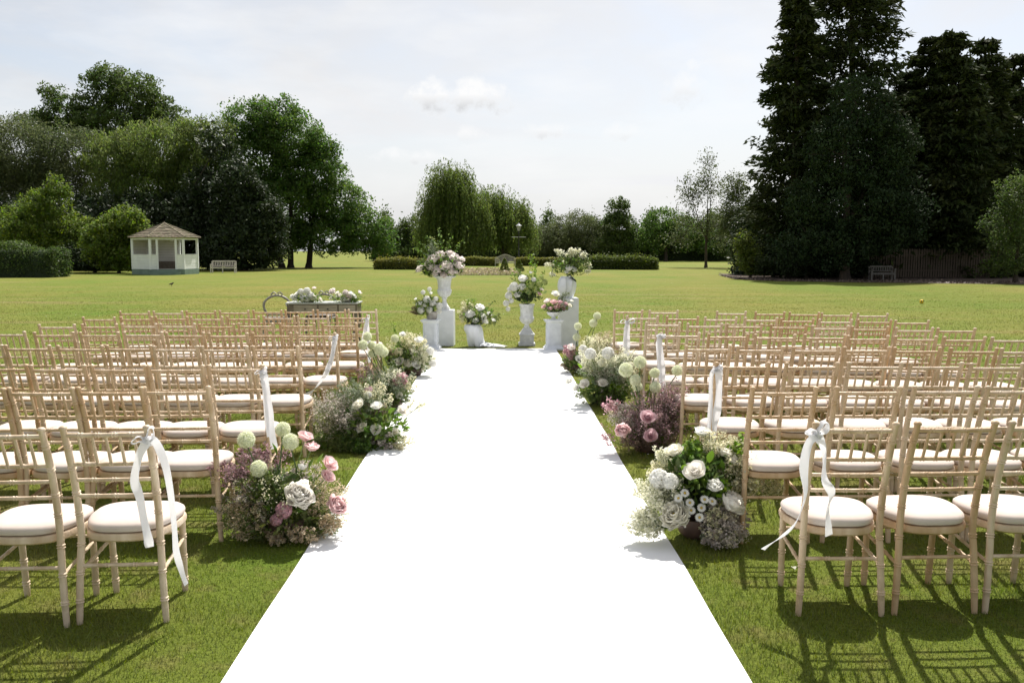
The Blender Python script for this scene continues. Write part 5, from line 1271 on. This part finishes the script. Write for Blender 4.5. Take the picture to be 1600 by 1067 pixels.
def build_altar():
    # blush peony urn
    t, p, h = box_plinth(696, 541, .30, .62, 'tall plain white box plinth under the blush peony urn', 'plain box plinths at the altar', R(-3))
    u, uh = urn(Vector((p.x - .02, p.y, h)), .98, 'white campana urn overflowing with blush peonies, on the box plinth')
    q = Posy('dome of blush pink peonies with wild leafy branches above the urn', Vector((p.x - .02, p.y, h + uh - .12)), 'flowers', 'altar flower arrangements', 201); q.origin = Vector((0, 0, .05))
    q.leaves('leaf_posy', 690, 415, 38, 20, 600, .07); q.leaves('leaf_dark', 690, 420, 34, 14, 250, .08)
    for pts in ([(690, 420), (672, 395), (655, 378)], [(688, 415), (680, 385), (665, 368)], [(692, 410), (690, 380), (684, 355)], [(694, 410), (700, 385), (706, 366)], [(695, 412), (712, 390), (726, 374)], [(690, 415), (670, 400), (648, 388)], [(686, 415), (668, 412), (652, 410)]): q.branch('leaf_posy', pts, 46, .05, .5, .06, .022)
    q.branch('leaf_fern', [(690, 410), (682, 390), (675, 372)], 60, .05, .5, .1, .03); q.cloud('leaf_grey', 676, 386, 18, 16, 260, .035, .08, asp=.5)
    for x, y, d, dy in ((676, 405, .20, -.08), (687, 399, .19, -.02), (709, 402, .20, -.04), (697, 415, .20, -.18), (717, 414, .19, -.1), (682, 421, .17, -.16), (705, 423, .15, -.18), (673, 416, .15, -.1), (693, 429, .12, -.2), (711, 424, .10, -.18), (721, 405, .13, -.02), (680, 427, .11, -.18), (668, 412, .12, -.02), (655, 420, .13, -.05), (703, 396, .15, .02)):
        q.bloom('peony', 'petal_blush', x, y, d * 1.05, dy)
    for x, y in ((660, 428), (651, 425), (675, 432), (722, 425)): q.big_leaf('leaf_dark', x, y, .12, .06, -.05)
    q.finish()
    # small column with white posy
    t, p, h = column_plinth(672.5, 546.5, 'small moulded white column plinth beside the peony urn plinth')
    b = thing('flower_pot', Vector((p.x + .02, p.y, h)), 'small grey stone pot on the moulded column beside the peony urn', 'pot')
    MB().lathe([(.075, 0), (.08, .01), (.085, .03), (.10, .10), (.105, .13), (.10, .135), (.09, .12), (.02, .11)], 16).obj('body', 'pot_grey', b, True)
    q = Posy('white flower posy with brown smoke foliage in the grey pot', Vector((p.x + .02, p.y, h + .09)), 'flowers', 'altar flower arrangements', 202); q.origin = Vector((0, 0, .02))
    q.leaves('leaf_posy', 668, 476, 24, 14, 300, .06); q.cloud('smoke_brown', 650, 484, 9, 10, 500, .014, 0); q.cloud('leaf_lime', 660, 489, 14, 5, 160, .025, -.05, asp=.5); q.branch('leaf_fern', [(668, 478), (660, 470), (648, 466)], 30, .03)
    for x, y, d, k in ((667, 468, .13, 'pompon'), (676, 474, .13, 'pompon'), (655, 475, .12, 'rose'), (658, 485, .13, 'pompon'), (671, 484, .12, 'pompon'), (686, 478, .13, 'pompon'), (671, 452, .08, 'pompon'), (661, 457, .085, 'pompon'), (673, 458, .07, 'bud'), (681, 467, .09, 'pompon'), (650, 467, .06, 'bud'), (686, 486, .10, 'pompon'), (664, 477, .11, 'rose')): q.bloom(k, 'petal_white', x, y, d, -.08)
    q.finish()
    # draped vase on the carpet end
    p = on_z(738, 542.5) + Vector((0, .16, 0)); p.z = 0.0
    t = thing('draped_vase', p, 'white cloth-draped vase on the lawn between the two urns', 'vase')
    MB().lathe([(.07, 0), (.085, .03), (.10, .12), (.11, .24), (.10, .33), (.10, .36), (.09, .365), (.08, .33), (.03, .30)], 22).obj('vase', 'cloth_white', t, True)
    rng = np.random.default_rng(8)
    vs = []; n = 72; prof = [(.095, .385), (.130, .372), (.155, .325), (.160, .25), (.150, .17), (.140, .10), (.142, .045), (.150, .010)]
    for j, (r, z) in enumerate(prof):
        for k in range(n):
            a = 2 * math.pi * k / n; f = j / 7
            sw = a + .9 * f                                        # folds sweep round to the carpet side
            fold = f * (.10 * math.sin(sw * 6) + .06 * math.sin(sw * 11 + 1) + .035 * math.sin(sw * 19 + 2))
            cx = .12 * f * f; hem = .19 * f * f * max(0, -math.cos(a + .35)) ** 1.5
            rr = r * (1 + fold)
            vs.append((cx + rr * math.cos(a), rr * math.sin(a), max(.006, z + hem)))
    fs = [(j * n + k, j * n + (k + 1) % n, (j + 1) * n + (k + 1) % n, (j + 1) * n + k) for j in range(7) for k in range(n)]
    vs2 = vs + [(x * .985, y * .985, z - .003) for x, y, z in vs]; N = len(vs)
    fs2 = fs + [tuple(N + i for i in reversed(f)) for f in fs] + [(7 * n + (k + 1) % n, 7 * n + k, N + 7 * n + k, N + 7 * n + (k + 1) % n) for k in range(n)]
    MB().add(vs2, fs2).obj('drape', 'cloth_white', t, True)
    # cloth tail running onto the carpet
    vs = []; m, w = 22, 9
    for i in range(m):
        f = i / (m - 1); cx = .16 + .42 * f; cy = -.10 - .10 * f + .03 * math.sin(f * 5); hw = .13 * (1 - .55 * f)
        for k in range(w):
            g = -1 + 2 * k / (w - 1)
            z = .018 + (.05 * (1 - f) + .012) * (1 - g * g) + .012 * math.sin(g * 6 + f * 9) * (1 - f * .6)
            vs.append((cx + .03 * g, cy + g * hw, max(.016, z)))
    N = len(vs); fs = [(i * w + k, i * w + k + 1, (i + 1) * w + k + 1, (i + 1) * w + k) for i in range(m - 1) for k in range(w - 1)]
    MB().add(vs, fs).obj('cloth_tail', 'cloth_white', t, True)
    q = Posy('white flowers with feathery cream sprays in the cloth-draped vase', Vector((p.x + .03, p.y, .33)), 'flowers', 'altar flower arrangements', 203); q.origin = Vector((0, 0, .0))
    q.leaves('leaf_posy', 747, 492, 28, 14, 380, .06); q.leaves('leaf_dark', 745, 500, 18, 8, 120, .07)
    q.cloud('blossom_cream', 728, 478, 16, 14, 500, .018, .05); q.cloud('blossom_cream', 722, 492, 12, 10, 260, .018, .0); q.cloud('leaf_fern', 768, 496, 18, 14, 260, .03, .0, asp=.4); q.cloud('leaf_lime', 738, 474, 14, 10, 120, .03, .05, asp=.5)
    q.branch('leaf_posy', [(750, 490), (765, 478), (772, 470)], 24, .04); q.branch('leaf_posy', [(750, 495), (770, 500), (782, 506)], 24, .04); q.branch('leaf_fern', [(742, 490), (728, 488), (714, 500)], 30, .035)
    for x, y, d, k in ((750, 480, .165, 'peony'), (734, 490, .17, 'open_peony'), (757, 501, .13, 'rose'), (743, 501, .12, 'rose'), (764, 490, .10, 'rose'), (771, 500, .085, 'rose'), (755, 494, .12, 'rose')): q.bloom(k, 'petal_white', x, y, d, -.1)
    for x, y in ((756, 509), (752, 506), (740, 507)): q.big_leaf('leaf_dark', x, y, .10, .05, -.12)
    q.finish()
    # tall urn on a stepped pedestal
    p = on_z(823.5, 541) + Vector((0, .14, 0)); p.z = 0
    t = thing('stepped_pedestal', p, 'grey stone stepped pedestal under the urn of cascading white orchids', 'pedestal')
    MB().box(-.145, .145, -.145, .145, 0, .05, None, .006).obj('base', 'urn_base', t); MB().box(-.12, .12, -.12, .12, .0505, .185, None, .005).obj('body', 'urn_base', t)
    mb = MB(); vs = []
    prof = [(.135, .186), (.135, .205), (.115, .22), (.075, .285), (.05, .315)]
    for r, z in prof: vs += [(-r, -r, z), (r, -r, z), (r, r, z), (-r, r, z)]
    fs = [(3, 2, 1, 0), (16, 17, 18, 19)] + [(l * 4 + k, l * 4 + (k + 1) % 4, l * 4 + 4 + (k + 1) % 4, l * 4 + 4 + k) for l in range(4) for k in range(4)]
    mb.add(vs, fs).obj('cap', 'urn_base', t)
    u = thing('urn', Vector((p.x, p.y, .3155)), 'white relief urn with cascading orchids, on the stepped stone pedestal', 'urn', 'white campana urns')
    prof = [(.05, 0), (.055, .02), (.035, .04), (.04, .055), (.075, .075), (.11, .11), (.125, .15), (.125, .18), (.112, .195), (.112, .25), (.118, .33), (.125, .38), (.14, .40), (.14, .41), (.125, .41), (.11, .36), (.09, .25), (.02, .22)]
    MB().lathe(prof, 72, (0, 0, 0), lambda j, a: 1 + (.05 * (abs(math.cos(a * 9)) - .5) if 5 <= j <= 7 else 0) + (.018 * math.sin(a * 7 + j) * math.cos(a * 3 + 2 * j) if 9 <= j <= 11 else 0), False).obj('body', 'urn_white', u, True)
    q = Posy('tall green and white arrangement with an orchid cascade over the stepped pedestal urn', Vector((p.x, p.y, .62)), 'flowers', 'altar flower arrangements', 204); q.origin = Vector((0, 0, .08))
    q.leaves('leaf_posy', 826, 455, 28, 18, 400, .06); q.leaves('leaf_dark', 822, 463, 20, 8, 160, .08)
    for pts in ([(825, 450), (828, 420), (833, 398)], [(824, 450), (812, 432), (800, 428)], [(828, 450), (845, 430), (852, 424)], [(830, 440), (832, 410), (828, 396)], [(828, 445), (838, 425), (836, 405)], [(822, 448), (810, 425), (806, 418)]): q.branch('leaf_lime', pts, 44, .045, .55, .05, .022)
    q.branch('leaf_fern', [(820, 455), (806, 440), (797, 434)], 40, .04, .5, 0, .025); q.cloud('leaf_lime', 842, 440, 14, 14, 200, .028, .05, asp=.6); q.cloud('leaf_fern', 815, 432, 16, 12, 200, .03, .05, asp=.5)
    for x, y, d, k, m in ((817, 435, .15, 'peony', 'petal_white'), (803, 448, .17, 'pompon', 'petal_white'), (815, 448, .15, 'peony', 'petal_white'), (809, 460, .13, 'peony', 'petal_white'), (795, 462, .14, 'pompon', 'petal_white'), (799, 470, .10, 'pompon', 'petal_white'), (791, 474, .12, 'pompon', 'petal_white'), (794, 483, .09, 'pompon', 'petal_white'), (796, 452, .09, 'pompon', 'petal_white'),
                          (830, 447, .11, 'pompon', 'petal_green'), (836, 452, .11, 'pompon', 'petal_green'), (826, 457, .11, 'pompon', 'petal_green'), (842, 444, .10, 'pompon', 'petal_green'), (834, 437, .09, 'pompon', 'petal_white'), (851, 441, .12, 'pompon', 'petal_green'), (829, 426, .06, 'bud', 'petal_white'), (846, 434, .08, 'pompon', 'petal_green'), (843, 459, .08, 'rose', 'petal_pink'), (846, 452, .07, 'rose', 'petal_blush'), (820, 450, .08, 'pompon', 'petal_green')): q.bloom(k, m, x, y, d, -.12)
    q.finish()
    # column with mauve rose bowl
    t, p, h = column_plinth(865.5, 547, 'small moulded white column plinth carrying the mauve rose bowl')
    b = thing('footed_bowl', Vector((p.x, p.y, h)), 'small fluted white footed bowl on the moulded column', 'bowl')
    MB().lathe([(.06, 0), (.06, .012), (.035, .025), (.03, .04), (.06, .06), (.10, .09), (.115, .12), (.115, .13), (.10, .13), (.08, .10), (.02, .08)], 48, (0, 0, 0), lambda j, a: 1 + (.04 * (abs(math.cos(a * 10)) - .5) if 4 <= j <= 6 else 0), False).obj('body', 'urn_white', b, True)
    q = Posy('mauve and pink roses with one white rose in the fluted bowl', Vector((p.x, p.y, h + .08)), 'flowers', 'altar flower arrangements', 205); q.origin = Vector((0, 0, .02))
    q.leaves('leaf_posy', 872, 478, 24, 10, 240, .05); q.leaves('leaf_dark', 868, 482, 20, 6, 120, .06); q.cloud('leaf_grey', 880, 460, 12, 8, 140, .025, .05, asp=.5)
    for x, y, d, m in ((868, 459, .13, 'petal_white'), (855, 470, .11, 'petal_blush'), (865, 472, .12, 'petal_pink'), (875, 472, .10, 'petal_mauve'), (850, 479, .09, 'petal_pink'), (860, 482, .09, 'petal_mauve'), (869, 481, .10, 'petal_pink'), (880, 481, .09, 'petal_mauve'), (884, 475, .08, 'petal_mauve'), (890, 477, .09, 'petal_cream'), (874, 478, .09, 'petal_pink'), (893, 470, .06, 'petal_white')): q.bloom('rose', m, x, y, d, -.1)
    q.finish()
    # tall plinth with white vase
    t, p, h = box_plinth(888.5, 541, .325, .83, 'tallest plain white box plinth behind the mauve rose column', 'plain box plinths at the altar', R(3))
    v = thing('swathed_vase', Vector((p.x - .03, p.y, h)), 'white fabric-swathed vase on the tallest plinth', 'vase')
    MB().lathe([(.09, 0), (.12, .02), (.15, .10), (.165, .2), (.155, .29), (.12, .35), (.10, .37), (.09, .365), (.07, .30), (.02, .27)], 40, (0, 0, 0), lambda j, a: 1 + .045 * math.sin(a * 5 + j * .5) + .025 * math.sin(a * 9 - j), False).obj('body', 'cloth_white', v, True)
    mb = MB(); strip(mb, [(-.06, -.08, .37), (-.07, -.15, .33), (-.075, -.178, .24), (-.085, -.185, .12), (-.09, -.17, -.01), (-.09, -.17, -.12)], [X, X], (.10, .14)); mb.obj('fabric_fall', 'cloth_white', v, True)
    mb = MB(); strip(mb, [(.05, -.08, .37), (.06, -.16, .30), (.05, -.182, .2), (.04, -.16, .06)], [X, X], (.08, .05)); mb.obj('fabric_fall', 'cloth_white', v, True)
    q = Posy('loose airy white umbels and greenery in the swathed vase on the tallest plinth', Vector((p.x - .03, p.y, h + .33)), 'flowers', 'altar flower arrangements', 206); q.origin = Vector((0, 0, .0))
    q.cloud('leaf_fern', 888, 412, 30, 16, 500, .04, .0, asp=.4); q.leaves('leaf_posy', 890, 415, 30, 14, 320, .06); q.cloud('leaf_posy', 905, 410, 22, 16, 300, .04, .05, asp=.4)
    for pts in ([(888, 425), (872, 412), (858, 405)], [(890, 425), (882, 400), (874, 392)], [(890, 425), (897, 400), (900, 392)], [(892, 425), (910, 408), (918, 402)], [(892, 428), (915, 418), (925, 420)], [(888, 425), (868, 425), (860, 432)], [(889, 425), (866, 418), (853, 412)], [(891, 424), (912, 400), (915, 396)]): q.branch('leaf_grey', pts, 34, .04, .4, .0, .024)
    for x, y, d in ((873, 392, 9), (895, 392, 9), (901, 391, 8), (857, 413, 8), (913, 398, 7), (922, 422, 7), (881, 411, 8), (919, 413, 6), (889, 398, 7), (863, 428, 6)): q.cloud('blossom_white', x, y, d, d * .55, 150, .020, .0, edge=.2)
    for x, y, d, k in ((890, 419, .14, 'peony'), (897, 421, .11, 'peony'), (886, 425, .09, 'rose')): q.bloom(k, 'petal_white', x, y, d, -.12)
    for x, y in ((893, 433), (897, 437), (890, 430)): q.big_leaf('leaf_dark', x, y, .13, .07, -.14)
    q.finish()
build_altar()

# ================================================================== SIGNING TABLE
def build_signing_table():
    Y = 15.6; a = on_y(448, 480, Y); b = on_y(557, 480, Y); w = (b.x - a.x); cx = (a.x + b.x) / 2; H = on_y(500, 473, Y).z
    t = thing('signing_table', Vector((cx, Y + .28, 0)), 'antique grey-brown desk with drawers and pale top behind the front row', 'table'); x = w / 2
    MB().box(-x - .02, x + .02, -.30, .30, H - .025, H, None, .005).obj('top', 'desk_top', t)
    MB().box(-x, x, -.27, .27, H - .19, H - .026).obj('apron', 'desk_dark', t)
    for k, (x0, x1) in enumerate(((-x + .12, -.08), (-.05, .27), (.30, x - .02))):
        d = MB().box(x0, x1, -.287, -.272, H - .178, H - .04, None, .003).obj('drawer', 'desk', t)
        MB().lathe([(.006, 0), (.006, .012), (.014, .02), (.012, .028), (.002, .03)], 8).obj('knob', 'iron', d).matrix_local = Matrix.Translation(((x0 + x1) / 2, -.288, H - .11)) @ Matrix.Rotation(R(90), 4, 'X')
    for sx in (-1, 1):
        for sy in (-1, 1):
            MB().tube([(sx * (x - .05), sy * .22, H - .191), (sx * (x - .02), sy * .25, H * .55), (sx * (x - .07), sy * .22, H * .25), (sx * (x - .03), sy * .25, .0)], [.045, .032, .022, .028], 8).obj('leg', 'desk_dark', t, True)
    # flowers on it
    for i, (px, lab, blooms, lf) in enumerate((
        (482, 'mound of white hydrangea and roses on the desk, with one trailing bloom', [(460, 465, .12, 'pompon', 'petal_white'), (470, 456, .12, 'pompon', 'petal_white'), (480, 455, .14, 'pompon', 'petal_white'), (473, 466, .14, 'pompon', 'petal_white'), (485, 462, .14, 'pompon', 'petal_white'), (480, 468, .11, 'pompon', 'petal_white'), (490, 466, .12, 'pompon', 'petal_cream'), (464, 459, .10, 'rose', 'petal_white'), (491, 450, .07, 'rose', 'petal_blush'), (456, 463, .08, 'rose', 'petal_white'), (450, 475, .09, 'rose', 'petal_white'), (500, 468, .08, 'rose', 'petal_cream')], 'leaf_posy'),
        (540, 'low blush and white flower mound on the drawer end of the desk', [(519, 455, .12, 'peony', 'petal_blush'), (530, 462, .11, 'rose', 'petal_ivory'), (540, 458, .12, 'pompon', 'petal_blush'), (548, 459, .11, 'rose', 'petal_white'), (536, 468, .11, 'pompon', 'petal_white'), (545, 464, .11, 'rose', 'petal_blush'), (553, 463, .09, 'rose', 'petal_white'), (562, 457, .08, 'bud', 'petal_blush'), (527, 458, .08, 'rose', 'petal_cream'), (517, 466, .07, 'rose', 'petal_cream')], 'leaf_posy'))):
        bp = on_y(px, 470, Y + .05); q = Posy(lab, Vector((bp.x, Y + .12, H + .001)), 'flowers', 'flowers on the signing table', 300 + i); q.origin = Vector((0, 0, .02))
        MB().lathe([(.07, 0), (.09, .02), (.10, .05), (.09, .05), (.03, .03)], 14).obj('dish', 'pot_grey', q.t, True)
        q.leaves(lf, px, 466, 28, 9, 360, .05)
        for x_, y_, d, k, m in blooms: q.bloom(k, m, x_, y_, d, -.08)
        if i == 1: q.branch('leaf_posy', [(548, 468), (556, 472), (561, 478)], 24, .04); q.leaves('leaf_posy', 553, 468, 8, 6, 80, .05)
        q.finish()
    # two carved chairs
    for i, (px, yy, rz, lab) in enumerate(((433, Y + .35, R(12), 'carved silver rococo chair beside the open end of the desk'), (507, Y + .95, R(-6), 'carved silver rococo chair tucked in behind the desk'))):
        c = on_y(px, 480, yy); c.z = 0
        k = thing('carved_chair', c, lab, 'chair', 'carved chairs at the signing table', rz)
        top = on_y(px, 459.5 if i == 0 else 457.5, yy).z
        pts = []
        for j in range(21):
            a_ = math.pi * (-.22 + 1.44 * j / 20); pts.append((.225 * math.cos(a_) * (1 + .06 * math.sin(3 * a_)), .0, top - .235 + .21 * math.sin(a_)))
        mb = MB(); mb.tube(pts, [.018 + .006 * abs(math.sin(j * 1.1)) for j in range(21)], 7); mb.obj('back_frame', 'silver_frame', k, True)
        for sx in (-1, 1):
            mb = MB(); mb.tube([(sx * .10, -.005, top - .01), (sx * .055, -.012, top + .035), (sx * .015, -.012, top + .015), (sx * .03, -.012, top - .01)], [.016, .014, .012, .008], 6); mb.obj('scroll', 'silver_frame', k, True)
            MB().tube([(sx * .16, 0, top - .37), (sx * .19, .02, .46), (sx * .20, .08, 0)], [.02, .024, .016], 7).obj('leg', 'silver_frame', k, True)
            MB().tube([(sx * .21, -.42, .43), (sx * .22, -.44, .25), (sx * .20, -.40, 0)], [.03, .022, .018], 7).obj('leg', 'silver_frame', k, True)
        MB().tube([(-.16, 0, top - .36), (.16, 0, top - .36)], .016, 6).obj('back_rail', 'silver_frame', k, True)
        MB().box(-.235, .235, -.46, .02, .415, .455, None, .008).obj('seat_frame', 'silver_frame', k); MB().box(-.22, .22, -.445, -.0, .456, .50, None, .018).obj('seat_cushion', 'desk_dark', k)
build_signing_table()

# ================================================================== SMALL THINGS ON THE LAWN
def build_small():
    p = on_z(1440, 474.5); t = thing('lawn_ball', p, 'small yellow ball with dark patches lying on the open lawn', 'ball')
    mb = MB(); prof = [(.065 * math.sin(math.pi * k / 10) + .0005, .065 - .065 * math.cos(math.pi * k / 10)) for k in range(11)]; mb.lathe(prof, 14); mb.obj('shell', 'yellow_ball', t, True)
    for a in (.3, 2.2, 4.1, 5.3):
        d = Vector((math.cos(a) * .9, math.sin(a) * .9, .3)).normalized(); u = d.orthogonal().normalized(); v = d.cross(u)
        vs = [Vector((0, 0, .065)) + (d * .0668) ] + [Vector((0, 0, .065)) + (d + (u * math.cos(k * 1.2566) + v * math.sin(k * 1.2566)) * .42).normalized() * .0665 for k in range(5)]
        MB().add(vs, [(0, k + 1, (k + 1) % 5 + 1) for k in range(5)]).obj('patch', 'black_paint', t)
    p = on_z(268, 447.5); t = thing('lawn_bird', p, 'small dark bird standing on the lawn before the summerhouse', 'bird')
    mb = MB(); mb.tube([(-.13, 0, .09), (-.07, 0, .105), (-.01, 0, .11), (.05, 0, .135), (.075, 0, .165), (.095, 0, .172), (.125, 0, .168)], [.008, .022, .045, .038, .024, .024, .004], 8); mb.obj('body', 'feather', t, True)
    for s in (-1, 1): MB().tube([(0, s * .018, .08), (.01, s * .02, 0)], .005, 4).obj('leg', 'feather', t)
    p = on_z(1240, 896); t = MB()
    vs = []
    for k, w in ((0, .1), (.3, .8), (.6, 1), (.85, .7), (1, .1)):
        for s in (-1, 0, 1): vs.append((s * w * .014, k * .034 - .017, .026 + .006 * abs(s) + .006 * math.sin(k * 3)))
    o = t.add(vs, [(i * 3 + j, i * 3 + j + 1, i * 3 + j + 4, i * 3 + j + 3) for i in range(4) for j in (0, 1)]).obj('fallen_petal', 'petal_cream', None, True, p)
    setp(o, 'fallen cream petal lying in the grass beside the last conifer-side chair', 'petal')
build_small()
